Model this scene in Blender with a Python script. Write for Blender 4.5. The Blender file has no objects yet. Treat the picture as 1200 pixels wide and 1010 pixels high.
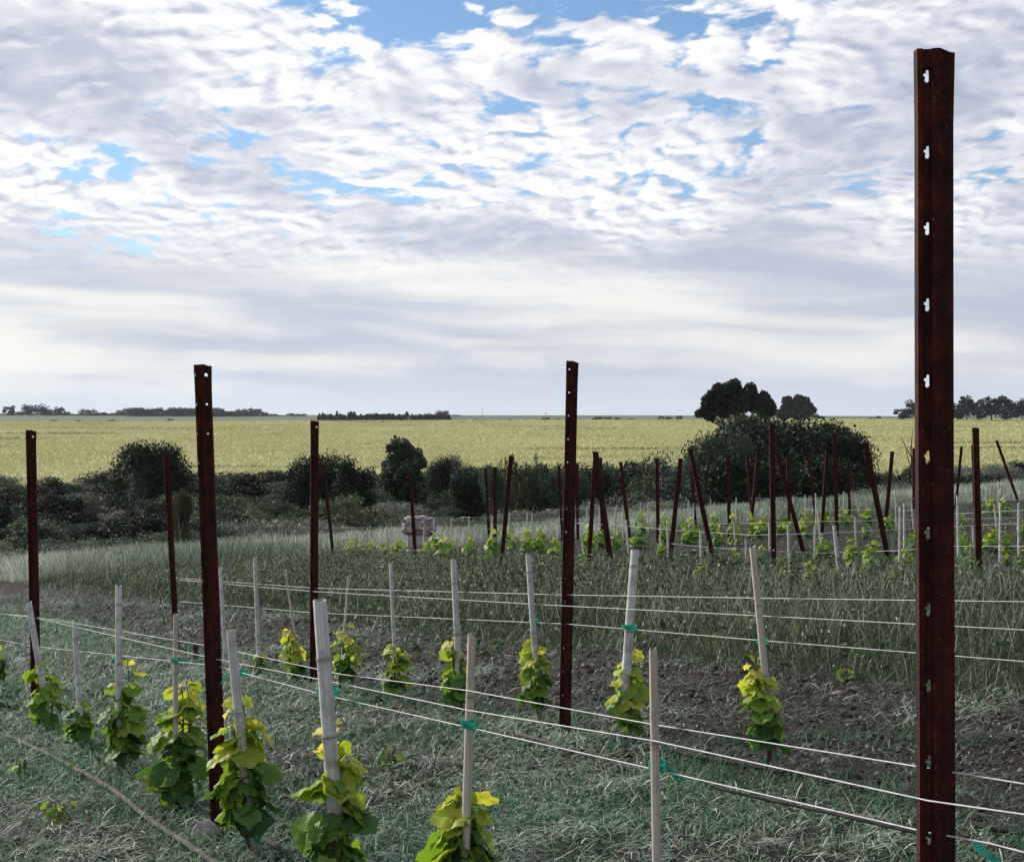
import bpy, bmesh, math, random
import numpy as np
from mathutils import Vector
R = math.radians
random.seed(7); rng = np.random.default_rng(7)
S = bpy.context.scene
COL = S.collection
EYE = 1.5; F = 1800.0; HZ = 492.0          # eye height, focal length in photo pixels, horizon row

# ------------------------------------------------------------------ camera
cd = bpy.data.cameras.new('camera'); cam = bpy.data.objects.new('camera', cd); COL.objects.link(cam)
cam.location = (0, 0, EYE); cam.rotation_euler = (R(90), 0, 0)
cd.sensor_width = 36; cd.lens = 36 * F / 1200; cd.shift_y = -(505 - HZ) / 1200
cd.clip_start = 0.05; cd.clip_end = 9000
S.camera = cam
S.view_settings.view_transform = 'Standard'; S.view_settings.look = 'None'
S.view_settings.exposure = .5; S.view_settings.gamma = 1; S.view_settings.use_curve_mapping = False

# ------------------------------------------------------------------ node helper
class G:
    def __init__(s, tree): s.t = tree
    def n(s, typ, **kw):
        nd = s.t.nodes.new(typ)
        for k, v in kw.items():
            if k.startswith('i_'):
                key = k[2:]; key = int(key) if key.isdigit() else key.replace('_', ' ')
                s.put(nd.inputs[key], v)
            else: setattr(nd, k, v)
        return nd
    def put(s, inp, v):
        if isinstance(v, bpy.types.NodeSocket): s.t.links.new(v, inp)
        elif isinstance(v, bpy.types.Node): s.t.links.new(v.outputs[0], inp)
        else:
            if inp.type == 'RGBA' and hasattr(v, '__len__') and len(v) == 3: v = (*v, 1)
            inp.default_value = v
    def m(s, op, a, b=0.0, c=None, clamp=False):
        nd = s.t.nodes.new('ShaderNodeMath'); nd.operation = op; nd.use_clamp = clamp
        s.put(nd.inputs[0], a); s.put(nd.inputs[1], b)
        if c is not None: s.put(nd.inputs[2], c)
        return nd.outputs[0]
    def ss(s, v, a, b, lo=0.0, hi=1.0):
        nd = s.t.nodes.new('ShaderNodeMapRange'); nd.interpolation_type = 'SMOOTHSTEP'
        for i, q in enumerate((v, a, b, lo, hi)): s.put(nd.inputs[i], q)
        return nd.outputs[0]
    def vec(s, x, y, z=0.0):
        nd = s.t.nodes.new('ShaderNodeCombineXYZ')
        s.put(nd.inputs[0], x); s.put(nd.inputs[1], y); s.put(nd.inputs[2], z); return nd.outputs[0]
    def noise(s, v, scale, detail=4, rough=.55, dist=0.0, lac=2.0):
        nd = s.t.nodes.new('ShaderNodeTexNoise')
        if v is not None: s.put(nd.inputs['Vector'], v)
        s.put(nd.inputs['Scale'], scale); s.put(nd.inputs['Detail'], detail)
        s.put(nd.inputs['Roughness'], rough); s.put(nd.inputs['Distortion'], dist); s.put(nd.inputs['Lacunarity'], lac)
        return nd.outputs[0]
    def mix(s, f, a, b, blend='MIX'):
        nd = s.t.nodes.new('ShaderNodeMix'); nd.data_type = 'RGBA'; nd.blend_type = blend
        s.put(nd.inputs[0], f); s.put(nd.inputs[6], a); s.put(nd.inputs[7], b); return nd.outputs[2]
    def ramp(s, f, stops, interp='LINEAR'):
        nd = s.t.nodes.new('ShaderNodeValToRGB'); r = nd.color_ramp; r.interpolation = interp
        while len(r.elements) < len(stops): r.elements.new(1)
        for e, (p, c) in zip(r.elements, stops): e.position = p; e.color = (*c, 1)
        s.put(nd.inputs[0], f); return nd.outputs[0]
    def scale(s, v, k):
        nd = s.t.nodes.new('ShaderNodeVectorMath'); nd.operation = 'MULTIPLY'
        s.put(nd.inputs[0], v); nd.inputs[1].default_value = k; return nd.outputs[0]
    def addv(s, v, k):
        nd = s.t.nodes.new('ShaderNodeVectorMath'); nd.operation = 'ADD'
        s.put(nd.inputs[0], v); s.put(nd.inputs[1], k); return nd.outputs[0]

# ------------------------------------------------------------------ world: Nishita sky under a deck of broken cloud
SUN_EL, SUN_AZ = 24.0, -52.0                 # azimuth measured from +Y towards +X
W = bpy.data.worlds.new('World'); S.world = W; W.use_nodes = True
W.node_tree.nodes.clear(); g = G(W.node_tree)
sky = g.n('ShaderNodeTexSky', sky_type='NISHITA', sun_disc=False)
sky.sun_elevation = R(SUN_EL); sky.sun_rotation = R(SUN_AZ); sky.air_density = 1.0; sky.dust_density = 0.1; sky.ozone_density = 4.0
bg_sky = g.n('ShaderNodeBackground'); g.put(bg_sky.inputs[0], g.mix(1.0, sky, (.98, .95, .96), 'MULTIPLY')); bg_sky.inputs[1].default_value = .095
tc = g.n('ShaderNodeTexCoord'); sep = g.n('ShaderNodeSeparateXYZ', i_0=tc.outputs['Generated'])
dx, dy, dz = sep.outputs
z = g.m('MAXIMUM', dz, 0.0)
inv = g.m('DIVIDE', 1.0, g.m('ADD', z, .24))
p = g.vec(g.m('MULTIPLY', dx, inv), g.m('MULTIPLY', dy, inv))
warp = g.n('ShaderNodeTexNoise', i_Vector=p, i_Scale=2.2, i_Detail=3)
pw = g.addv(p, g.scale(g.addv(warp.outputs['Color'], (-.5, -.5, -.5)), (.20, .14, 0)))
cov = g.noise(g.addv(p, (3.1, 1.7, 0)), 1.5, 3, .5)
def cells(v, sc):                                                  # rounded cloudlets broken up by finer noise
    w2 = g.n('ShaderNodeTexNoise', i_Vector=v, i_Scale=18.0, i_Detail=6)
    v2 = g.addv(v, g.scale(g.addv(w2.outputs['Color'], (-.5, -.5, -.5)), (.10, .10, 0)))
    vo = g.n('ShaderNodeTexVoronoi', feature='SMOOTH_F1', i_Vector=v2, i_Scale=sc); vo.inputs['Smoothness'].default_value = .55
    return g.m('ADD', g.m('MULTIPLY', g.m('SUBTRACT', .95, vo.outputs['Distance']), .42), g.m('MULTIPLY', g.noise(v, 17.0, 9, .62), .54))
puff = cells(pw, 19.0)
puff_s = cells(g.addv(pw, (-.011, .020, 0)), 19.0)    # the same cloud a little nearer to the sun
big = g.noise(g.addv(pw, (7.3, 2.2, 0)), 3.2, 6, .55)
hz = g.ss(z, .16, .10)                                          # solid cloud towards the horizon
dens = g.m('ADD', g.m('ADD', g.m('MULTIPLY', puff, .80), g.m('MULTIPLY', big, .34)), g.m('MULTIPLY', g.m('SUBTRACT', cov, .5), .45))
dens = g.m('ADD', dens, g.m('MULTIPLY', hz, .16))
def bank(cx, cy, r, sx=1.0):                                      # a heavier bank of cloud centred at one place of the deck
    sp_ = g.n('ShaderNodeSeparateXYZ', i_0=pw).outputs
    d = g.m('SQRT', g.m('ADD', g.m('POWER', g.m('MULTIPLY', g.m('SUBTRACT', sp_[0], cx), sx), 2.0), g.m('POWER', g.m('SUBTRACT', sp_[1], cy), 2.0)))
    return g.ss(g.m('ADD', d, g.m('MULTIPLY', g.m('SUBTRACT', big, .5), .35)), r, r * .25)
bk = g.m('MAXIMUM', bank(-.66, 2.08, .30), g.m('MULTIPLY', bank(.62, 2.04, .26), .8))
gap = g.m('MAXIMUM', bank(-.02, 1.93, .20, .42), g.m('MULTIPLY', bank(-.80, 2.72, .26), .7))
dens = g.m('SUBTRACT', g.m('ADD', dens, g.m('MULTIPLY', bk, .13)), g.m('MULTIPLY', gap, .17))
dens = g.m('ADD', dens, g.m('MULTIPLY', bank(-.26, 2.48, .36), .06))
alpha = g.ss(dens, .415, .525)
lit = g.m('ADD', .66, g.m('MULTIPLY', g.m('SUBTRACT', puff, puff_s), 3.0), clamp=True)
edge = g.ss(dens, .72, .50)
thick = g.ss(g.noise(g.addv(pw, (1.4, 9.2, 0)), 2.3, 5, .5), .47, .64)
c_puff = g.mix(lit, (.38, .415, .515), (.82, .815, .805))
thick = g.m('MAXIMUM', thick, g.m('MULTIPLY', bk, g.ss(puff, .42, .66, 1.0, .62)))
c_puff = g.mix(g.m('MULTIPLY', thick, g.m('SUBTRACT', .85, g.m('MULTIPLY', edge, .45))), c_puff, (.31, .345, .445))
# long streaks low down
az = g.m('ARCTAN2', dx, dy)
sv = g.vec(g.m('MULTIPLY', az, 4.0), g.m('ADD', g.m('MULTIPLY', z, 34.0), g.m('MULTIPLY', az, 1.6)))
svw = g.addv(sv, g.scale(g.addv(warp.outputs['Color'], (-.5, -.5, -.5)), (.8, .8, 0)))
stre = g.noise(svw, .55, 4, .45)
stre2 = g.noise(g.addv(svw, (5, 3, 0)), 1.6, 4, .45)
low = g.mix(g.ss(g.m('ADD', g.m('MULTIPLY', stre, .7), g.m('MULTIPLY', stre2, .3)), .42, .60), (.41, .45, .525), (.68, .672, .65))
low = g.mix(g.ss(z, .045, .002, 0, .75), low, (.53, .58, .65))
c_cl = g.mix(g.ss(z, .145, .075), c_puff, low)
# brighter round the sun, duller behind the camera
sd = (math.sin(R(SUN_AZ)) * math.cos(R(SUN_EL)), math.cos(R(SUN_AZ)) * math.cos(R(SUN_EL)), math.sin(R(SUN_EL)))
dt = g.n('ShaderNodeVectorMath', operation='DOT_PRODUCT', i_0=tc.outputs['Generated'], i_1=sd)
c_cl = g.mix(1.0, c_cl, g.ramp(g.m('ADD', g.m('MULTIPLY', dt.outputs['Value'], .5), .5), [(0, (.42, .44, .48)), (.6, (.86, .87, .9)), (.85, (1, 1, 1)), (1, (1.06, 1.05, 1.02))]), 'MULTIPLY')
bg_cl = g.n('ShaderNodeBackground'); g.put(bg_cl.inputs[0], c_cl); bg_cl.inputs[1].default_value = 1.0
a_all = g.m('MAXIMUM', alpha, g.ss(z, .118, .085))
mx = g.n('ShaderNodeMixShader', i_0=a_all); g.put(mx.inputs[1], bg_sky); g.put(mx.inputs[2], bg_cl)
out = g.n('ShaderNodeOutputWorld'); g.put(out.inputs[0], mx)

# ------------------------------------------------------------------ sun behind thin cloud, low on the left
sl = bpy.data.lights.new('sun', 'SUN'); sl.energy = 3.6; sl.angle = R(10); sl.color = (1, .95, .87)
so = bpy.data.objects.new('sun', sl); COL.objects.link(so); so.location = (-20, 20, 30)
so.rotation_euler = Vector(sd).to_track_quat('Z', 'Y').to_euler()

# ------------------------------------------------------------------ mesh helpers
def tag(o, label=None, cat=None, group=None, kind=None):
    if label: o['label'] = label
    if cat: o['category'] = cat
    if group: o['group'] = group
    if kind: o['kind'] = kind
    return o
def empty(name, loc):
    o = bpy.data.objects.new(name, None); o.empty_display_size = .1; COL.objects.link(o); o.location = loc; return o
def raw_mesh(name, V, Fs, attrs=None, smooth=False):
    """V (n,3); Fs list of (m,k) index arrays"""
    me = bpy.data.meshes.new(name); V = np.asarray(V, np.float32).reshape(-1, 3)
    Fs = [np.asarray(f, np.int32) for f in Fs if len(f)]
    nl = sum(f.size for f in Fs); nf = sum(len(f) for f in Fs)
    me.vertices.add(len(V)); me.vertices.foreach_set('co', V.ravel())
    me.loops.add(nl); me.loops.foreach_set('vertex_index', np.concatenate([f.ravel() for f in Fs]))
    tot = np.concatenate([np.full(len(f), f.shape[1], np.int32) for f in Fs])
    me.polygons.add(nf); me.polygons.foreach_set('loop_start', np.concatenate([[0], np.cumsum(tot)[:-1]]).astype(np.int32))
    try: me.polygons.foreach_set('loop_total', tot)
    except Exception: pass
    if smooth: me.polygons.foreach_set('use_smooth', np.ones(nf, bool))
    for k, a in (attrs or {}).items():
        at = me.attributes.new(k, 'FLOAT', 'POINT'); at.data.foreach_set('value', np.asarray(a, np.float32))
    me.update(calc_edges=True); me.validate()
    return me
def link(name, me, mat, parent=None, loc=None):
    o = bpy.data.objects.new(name, me); COL.objects.link(o)
    if mat and not me.materials: me.materials.append(mat)
    if parent: o.parent = parent
    if loc is not None: o.location = loc
    return o
class MB:
    def __init__(s): s.V = []; s.F = {}; s.A = {}; s.n = 0
    def add(s, V, Fs, **attrs):
        V = np.asarray(V, float).reshape(-1, 3)
        for f in Fs:
            f = np.asarray(f, int)
            if len(f): s.F.setdefault(f.shape[1], []).append(f + s.n)
        for k, a in attrs.items(): s.A.setdefault(k, []).append(np.broadcast_to(a, (len(V),)))
        s.V.append(V); s.n += len(V)
    def mesh(s, name, smooth=False):
        return raw_mesh(name, np.concatenate(s.V), [np.concatenate(v) for v in s.F.values()],
                        {k: np.concatenate(v) for k, v in s.A.items()}, smooth)
    def build(s, name, mat, parent=None, smooth=False, loc=None):
        return link(name, s.mesh(name, smooth), mat, parent, loc)
def tube(pts, rad, n=8, cap=True):
    P = np.asarray(pts, float); k = len(P); rad = np.broadcast_to(rad, (k,))
    T = np.gradient(P, axis=0); T /= np.linalg.norm(T, axis=1)[:, None] + 1e-12
    up = np.array([0, 0, 1.]) if abs(T[0, 2]) < .9 else np.array([0, 1., 0])
    A = np.cross(T, up); A /= np.linalg.norm(A, axis=1)[:, None] + 1e-12
    B = np.cross(T, A); th = np.linspace(0, 2 * np.pi, n, endpoint=False)
    V = P[:, None] + rad[:, None, None] * (np.cos(th)[None, :, None] * A[:, None] + np.sin(th)[None, :, None] * B[:, None])
    i, j = np.meshgrid(np.arange(k - 1), np.arange(n), indexing='ij'); i = i.ravel(); j = j.ravel(); j2 = (j + 1) % n
    Fq = np.stack([i * n + j, i * n + j2, (i + 1) * n + j2, (i + 1) * n + j], 1)
    Fs = [Fq]
    if cap: Fs += [np.arange(n)[::-1][None], (np.arange(n) + (k - 1) * n)[None]]
    return V.reshape(-1, 3), Fs

# ------------------------------------------------------------------ terrain
def sst(v, a, b): t = np.clip((np.asarray(v, float) - a) / (b - a), 0, 1); return t * t * (3 - 2 * t)
def H(x, y):
    x = np.asarray(x, float); y = np.asarray(y, float)
    xs = 30 * np.tanh(x / 30)
    plane = -1.042 + .087 * xs - .05 * np.maximum(y, -3) + .02 * np.sin(x * 1.3 + y * .7) * np.sin(y * .9 - x * .4) * sst(y, 8, 14)
    val = -5.6 + .012 * np.clip(x, -80, 80) + .25 * np.sin(x * .09) * np.sin(y * .11)
    t = np.clip((y - 130) / 570, 0, 1.0)
    fld = -4.55 + 4.35 * t + .0030 * np.clip(x, -400, 400) * np.clip(y / 700, .3, 1) + .25 * np.sin(x * .02 + 1) * np.sin(y * .013) * sst(y, 130, 220) * (1 - sst(y, 560, 690))
    far = 4.4 - .004 * np.clip(x, -600, 500) + .6 * np.sin(x * .006)
    hgt = plane + (val - plane) * sst(y, 43, 64)
    hgt = hgt + (fld - hgt) * sst(y, 96, 132)
    hgt = hgt - 2.0 * sst(y, 712, 760)
    hgt = hgt + (far - hgt) * sst(y, 780, 1500)
    return EYE + hgt
def Hf(x, y): return float(H(x, y))
def P(px, py, Y): return ((px - 600) / F * Y, Y, EYE - (py - HZ) / F * Y)
def X(px, Y): return (px - 600) / F * Y
def row1(px): return 1.51 / ((px - 600) / F + .485)
def row2(px): return 3.784 / ((px - 600) / F + .535)
def edge(y): return 1.75 - .47 * (np.asarray(y) - 7.2)              # mown ground meets the uncut strip
def blockx(y): return edge(y) + 2.6 + .135 * np.asarray(y)          # front of the far vineyard block

def sheet(ys, hw0, k, nu, mat, name):
    u = np.linspace(-1, 1, nu); u = np.sign(u) * np.abs(u) ** 1.35
    ys = np.asarray(ys, float); XX = u[None, :] * (hw0 + k * np.maximum(ys, 0))[:, None]; YY = np.repeat(ys[:, None], nu, 1)
    V = np.stack([XX, YY, H(XX, YY)], -1).reshape(-1, 3)
    i, j = np.meshgrid(np.arange(len(ys) - 1), np.arange(nu - 1), indexing='ij'); i = i.ravel(); j = j.ravel()
    Fq = np.stack([i * nu + j, i * nu + j + 1, (i + 1) * nu + j + 1, (i + 1) * nu + j], 1)
    o = link(name, raw_mesh(name, V, [Fq], smooth=True), mat); o['kind'] = 'structure'; return o

# ------------------------------------------------------------------ materials
def mat(name):
    m = bpy.data.materials.new(name); m.use_nodes = True; m.node_tree.nodes.clear(); return m, G(m.node_tree)
def finish(g, col, rough=.8, spec=.3, bump=None, bstr=.5, bdist=.01, metal=0.0, transl=0.0, tcol=None):
    b = g.n('ShaderNodeBsdfPrincipled'); g.put(b.inputs['Base Color'], col); g.put(b.inputs['Roughness'], rough)
    g.put(b.inputs['Specular IOR Level'], spec); g.put(b.inputs['Metallic'], metal)
    if bump is not None:
        bn = g.n('ShaderNodeBump', i_Height=bump); bn.inputs['Strength'].default_value = bstr; bn.inputs['Distance'].default_value = bdist
        g.put(b.inputs['Normal'], bn)
    sh = b.outputs[0]
    if transl:
        t = g.n('ShaderNodeBsdfTranslucent'); g.put(t.inputs[0], tcol if tcol is not None else col)
        ms = g.n('ShaderNodeMixShader'); ms.inputs[0].default_value = transl
        g.put(ms.inputs[1], sh); g.put(ms.inputs[2], t); sh = ms.outputs[0]
    o = g.n('ShaderNodeOutputMaterial'); g.put(o.inputs[0], sh)
def obj_co(g): return g.n('ShaderNodeTexCoord').outputs['Object']
def attr(g, k): return g.n('ShaderNodeAttribute', attribute_name=k).outputs['Fac']

def m_ground():
    m, g = mat('ground_litter'); co = obj_co(g)
    fine = g.noise(co, 55, 6, .7); mid = g.noise(co, 4.0, 5, .6); big = g.noise(co, .7, 3, .5)
    c = g.ramp(fine, [(.3, (.010, .011, .008)), (.5, (.038, .042, .030)), (.68, (.15, .155, .125))])
    c = g.mix(g.ss(mid, .45, .62), c, g.ramp(fine, [(.3, (.008, .013, .007)), (.6, (.028, .042, .024)), (.75, (.09, .11, .07))]))
    c = g.mix(g.ss(big, .52, .66), c, g.ramp(fine, [(.3, (.022, .018, .016)), (.6, (.07, .062, .052)), (.75, (.17, .155, .135))]))
    sx = g.n('ShaderNodeSeparateXYZ', i_0=co).outputs
    d = g.m('ADD', g.m('SUBTRACT', g.m('ADD', sx[0], g.m('MULTIPLY', sx[1], .47)), 5.134), g.m('MULTIPLY', g.m('SUBTRACT', mid, .5), 1.2))
    soil = g.m('MULTIPLY', g.ss(d, -2.1, -1.5), g.ss(d, .25, -.05))        # hoed bare soil below the uncut strip
    c = g.mix(g.m('MULTIPLY', soil, .85), c, g.ramp(fine, [(.3, (.014, .011, .010)), (.55, (.048, .039, .034)), (.75, (.11, .095, .085))]))
    finish(g, c, .95, .1, g.m('ADD', fine, g.m('MULTIPLY', mid, 1.5)), 1.0, .03); return m
def m_field():
    m, g = mat('ripening_wheat'); co = obj_co(g)
    s1 = g.noise(g.scale(co, (.09, .10, 0)), 1, 9, .72, .8)
    s2 = g.noise(g.scale(co, (.010, .035, 0)), 1, 4, .55)
    fine = g.noise(g.scale(co, (1.2, 2.2, 0)), 1, 5, .7)
    c = g.ramp(s1, [(.34, (.17, .17, .065)), (.43, (.36, .35, .15)), (.54, (.47, .45, .21)), (.64, (.56, .53, .28))])
    c = g.mix(g.ss(s2, .40, .62), c, g.mix(.5, c, (.50, .48, .23)))
    c = g.mix(g.m('MULTIPLY', g.ss(g.noise(g.scale(co, (.05, .11, 0)), 1, 6, .6, .8), .60, .67), .7), c, (.15, .145, .04))
    c = g.mix(g.ss(fine, .35, .7), g.mix(.35, c, (.12, .12, .04)), c)
    finish(g, c, .9, .15, g.m('ADD', fine, s1), .8, .25); return m
def m_far():
    m, g = mat('far_pasture'); co = obj_co(g)
    n = g.noise(g.scale(co, (.004, .012, 0)), 1, 4, .6)
    finish(g, g.ramp(n, [(.35, (.07, .10, .06)), (.6, (.13, .16, .10))]), .9, .1); return m
def m_blade(name, stops, transl=.25, rough=.7):
    m, g = mat(name); finish(g, g.ramp(attr(g, 'rnd'), stops), rough, .2, transl=transl); return m
def m_rust():
    m, g = mat('rusted_steel'); co = obj_co(g)
    n = g.noise(co, 26, 8, .65); st = g.noise(g.scale(co, (60, 60, 3)), 1, 5, .6); sp = g.noise(co, 210, 3, .6)
    c = g.ramp(g.m('ADD', g.m('MULTIPLY', n, .6), g.m('MULTIPLY', st, .4)), [(.34, (.009, .0035, .003)), (.50, (.032, .0068, .0042)), (.64, (.085, .017, .0078)), (.78, (.15, .042, .017))])
    c = g.mix(g.m('MULTIPLY', g.ss(g.noise(g.scale(co, (14, 14, 5)), 1, 7, .7), .56, .68), .3), c, (.13, .036, .013))
    c = g.mix(g.ss(sp, .60, .70), c, (.11, .032, .015))
    c = g.mix(g.m('MULTIPLY', g.ss(g.noise(co, 95, 2), .68, .74), .5), c, (.14, .11, .09))
    finish(g, c, .82, .18, g.m('ADD', sp, n), .35, .002); return m
def m_bamboo(name, a, b, d):
    m, g = mat(name); co = obj_co(g)
    oi = g.n('ShaderNodeObjectInfo')
    st = g.noise(g.scale(co, (160, 160, 4)), 1, 5, .6); bl = g.noise(co, 9, 5, .6)
    c = g.mix(g.ss(st, .3, .7), a, b)
    c = g.mix(g.ss(bl, .46, .64), c, d)
    c = g.mix(g.m('MULTIPLY', g.ss(g.noise(co, 60, 4, .7), .60, .70), .55), c, (.12, .105, .085))
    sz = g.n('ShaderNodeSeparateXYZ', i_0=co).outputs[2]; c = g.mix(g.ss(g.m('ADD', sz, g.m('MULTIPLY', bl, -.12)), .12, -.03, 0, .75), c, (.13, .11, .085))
    c = g.mix(g.m('MULTIPLY', attr(g, 'node'), .75), c, (.10, .085, .07))
    c = g.mix(g.m('MULTIPLY', oi.outputs['Random'], .35), c, d)
    finish(g, c, .6, .3, st, .3, .002); return m
def m_plain(name, c, rough=.6, spec=.4, n=None, c2=None, metal=0.0, transl=0.0, nz=0.0):
    m, g = mat(name); co = obj_co(g)
    if n: c = g.mix(g.ss(g.noise(co, n, 6, .6), .35, .65), c, c2)
    finish(g, c, rough, spec, g.noise(co, n or 40, 6, .6) if nz else None, .8, nz or .01, metal, transl); return m
def m_vineleaf():
    m, g = mat('vine_leaf'); age = attr(g, 'age'); rnd = attr(g, 'rnd'); vein = attr(g, 'vein'); co = obj_co(g)
    a = g.m('ADD', age, g.m('MULTIPLY', g.m('SUBTRACT', rnd, .5), .30), clamp=True)
    blot = g.noise(co, 45, 4, .6)
    c = g.ramp(g.m('ADD', a, g.m('MULTIPLY', g.m('SUBTRACT', blot, .5), .25)), [(0, (.038, .105, .032)), (.28, (.115, .23, .042)), (.52, (.31, .42, .06)), (.8, (.48, .50, .08)), (1, (.66, .62, .18))])
    c = g.mix(g.m('MULTIPLY', g.ss(vein, .80, 1.0), .40), c, g.mix(.45, c, (.36, .40, .16)))
    t = g.ramp(a, [(0, (.03, .10, .012)), (.45, (.22, .36, .02)), (1, (.80, .74, .06))])
    finish(g, c, .55, .25, blot, .3, .004, transl=.45, tcol=t); return m
def m_foliage(name, lo, mid_, hi, transl=.18, fleck=None):
    m, g = mat(name); r = attr(g, 'rnd'); oi = g.n('ShaderNodeObjectInfo')
    f = g.m('ADD', r, g.m('MULTIPLY', g.m('SUBTRACT', oi.outputs['Random'], .5), .35), clamp=True)
    c = g.ramp(f, [(.05, lo), (.5, mid_), (.95, hi)])
    if fleck: c = g.mix(g.ss(attr(g, 'fl'), .80, .82), c, fleck)
    finish(g, c, .65, .2, transl=transl); return m
M = dict(ground=m_ground(), field=m_field(), far=m_far(), rust=m_rust(), vine=m_vineleaf())
M['litter'] = m_blade('dry_clippings', [(0, (.05, .045, .038)), (.22, (.17, .18, .14)), (.45, (.29, .36, .27)), (.68, (.155, .265, .16)), (.84, (.46, .49, .41)), (1, (.76, .76, .68))], .15, .6)
M['grass'] = m_blade('green_grass', [(0, (.016, .055, .024)), (.45, (.06, .165, .075)), (.8, (.17, .32, .18)), (1, (.54, .64, .50))], .3)
M['tall'] = m_blade('uncut_grass', [(0, (.014, .028, .014)), (.45, (.052, .080, .042)), (.75, (.14, .175, .105)), (.92, (.33, .35, .26)), (1, (.55, .55, .46))], .25)
M['pale'] = m_blade('seeding_grass', [(0, (.055, .095, .052)), (.4, (.20, .25, .18)), (.75, (.42, .455, .37)), (1, (.70, .71, .63))], .25)
M['soil'] = m_blade('crumbled_soil', [(0, (.022, .017, .014)), (.5, (.058, .050, .042)), (.85, (.12, .108, .093)), (1, (.24, .225, .20))], 0, .95)
M['frost'] = m_blade('frosty_weed', [(0, (.05, .075, .05)), (.5, (.165, .265, .17)), (.85, (.36, .47, .35)), (1, (.58, .63, .52))], .25)
M['ears'] = m_blade('wheat_ears', [(0, (.20, .205, .085)), (.35, (.44, .435, .20)), (.75, (.56, .54, .27)), (1, (.66, .635, .37))], .2)
M['weed'] = m_blade('broad_weed', [(0, (.018, .04, .016)), (.5, (.045, .09, .035)), (1, (.10, .16, .06))], .3)
M['bam_grey'] = m_bamboo('weathered_cane', (.46, .455, .45), (.76, .75, .72), (.34, .31, .27))
M['bam_tan'] = m_bamboo('tan_cane', (.36, .29, .20), (.62, .54, .42), (.42, .40, .36))
M['hollow'] = m_plain('cane_hollow', (.03, .025, .02), .9, .1)
M['wire'] = m_plain('galvanised_wire', (.30, .30, .295), .45, .5, 40, (.46, .46, .45))
M['hose'] = m_plain('dusty_hose', (.045, .04, .036), .85, .15, 20, (.11, .10, .09))
M['hose_dark'] = m_plain('black_hose', (.02, .019, .018), .9, .1, 30, (.05, .047, .043))
M['tie'] = m_plain('green_plastic', (.015, .25, .155), .35, .5, 30, (.025, .34, .215), transl=.25)
M['stem'] = m_plain('vine_stem', (.10, .10, .03), .7, .2, 60, (.09, .055, .03))
M['bark'] = m_plain('bark', (.04, .032, .025), .9, .1, 12, (.09, .075, .06), nz=.02)
M['palebark'] = m_plain('pale_bark', (.22, .2, .17), .9, .1, 12, (.34, .31, .27), nz=.02)
M['stone'] = m_plain('field_stone', (.16, .145, .14), .9, .2, 14, (.32, .30, .285), nz=.02)
M['rockcap'] = m_plain('weathered_rock', (.14, .115, .115), .95, .15, 7, (.52, .44, .43), nz=.08)
M['rockbase'] = m_plain('pale_rock', (.38, .33, .30), .95, .15, 8, (.52, .47, .42), nz=.03)
M['mast'] = m_plain('mast_steel', (.10, .11, .12), .6, .4)
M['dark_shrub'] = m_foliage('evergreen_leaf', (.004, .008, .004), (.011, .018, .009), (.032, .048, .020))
M['green_shrub'] = m_foliage('green_leaf', (.014, .025, .013), (.052, .075, .040), (.14, .18, .09))
M['grey_shrub'] = m_foliage('grey_leaf', (.04, .05, .036), (.14, .155, .115), (.31, .32, .25))
M['olive_shrub'] = m_foliage('olive_leaf', (.03, .034, .014), (.075, .08, .03), (.16, .16, .06))
M['flower_shrub'] = m_foliage('blossoming_leaf', (.012, .018, .014), (.03, .04, .03), (.06, .075, .055), fleck=(.36, .37, .40))
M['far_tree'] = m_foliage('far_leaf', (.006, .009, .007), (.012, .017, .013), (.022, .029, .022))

# ------------------------------------------------------------------ ground sheets
ys = np.concatenate([np.linspace(-40, 0, 14), np.geomspace(1.0, 117, 190)])
sheet(ys, 45, .75, 161, M['ground'], 'ground')
sheet(np.linspace(117, 740, 150), 45, .75, 121, M['field'], 'wheat_field')
sheet(np.geomspace(740, 4200, 60), 45, .75, 101, M['far'], 'far_hills')

# ------------------------------------------------------------------ grass and litter
def blades(pos, az, length, lean, width, rnd, nseg=3, prof=None, droop=.8, flat=0.0):
    """pos (n,3): ribbon blades rising from pos, leaning towards az and drooping"""
    n = len(pos); t = np.linspace(0, 1, nseg + 1)
    ang = lean[:, None] + droop * t[None, :] ** 1.5 * (0.5 + lean[:, None])
    ang = np.clip(ang, -.2, 1.9)
    dl = length[:, None] / nseg
    hx = np.concatenate([np.zeros((n, 1)), np.cumsum(np.sin(ang[:, 1:]) * dl, 1)], 1)
    hz_ = np.concatenate([np.zeros((n, 1)), np.cumsum(np.cos(ang[:, 1:]) * dl, 1)], 1)
    d = np.stack([np.cos(az), np.sin(az)], 1)
    tw = az + np.pi / 2 + rng.normal(0, .5, n); s = np.stack([np.cos(tw), np.sin(tw)], 1)
    C = np.zeros((n, nseg + 1, 3)); C[..., :2] = pos[:, None, :2] + hx[..., None] * d[:, None]; C[..., 2] = pos[:, 2:3] + hz_
    w = (prof(t) if prof else (1 - t ** 2.2 * .95))[None, :] * width[:, None] * .5
    off = np.zeros_like(C); off[..., :2] = w[..., None] * s[:, None]
    V = np.stack([C - off, C + off], 2).reshape(-1, 3)
    k = 2 * (nseg + 1); b = np.arange(n)[:, None, None] * k; i = np.arange(nseg)[None, :, None] * 2
    Fq = (b + i + np.array([0, 1, 3, 2])[None, None]).reshape(-1, 4)
    r = np.repeat(rnd, k)
    return V, Fq, r
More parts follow.
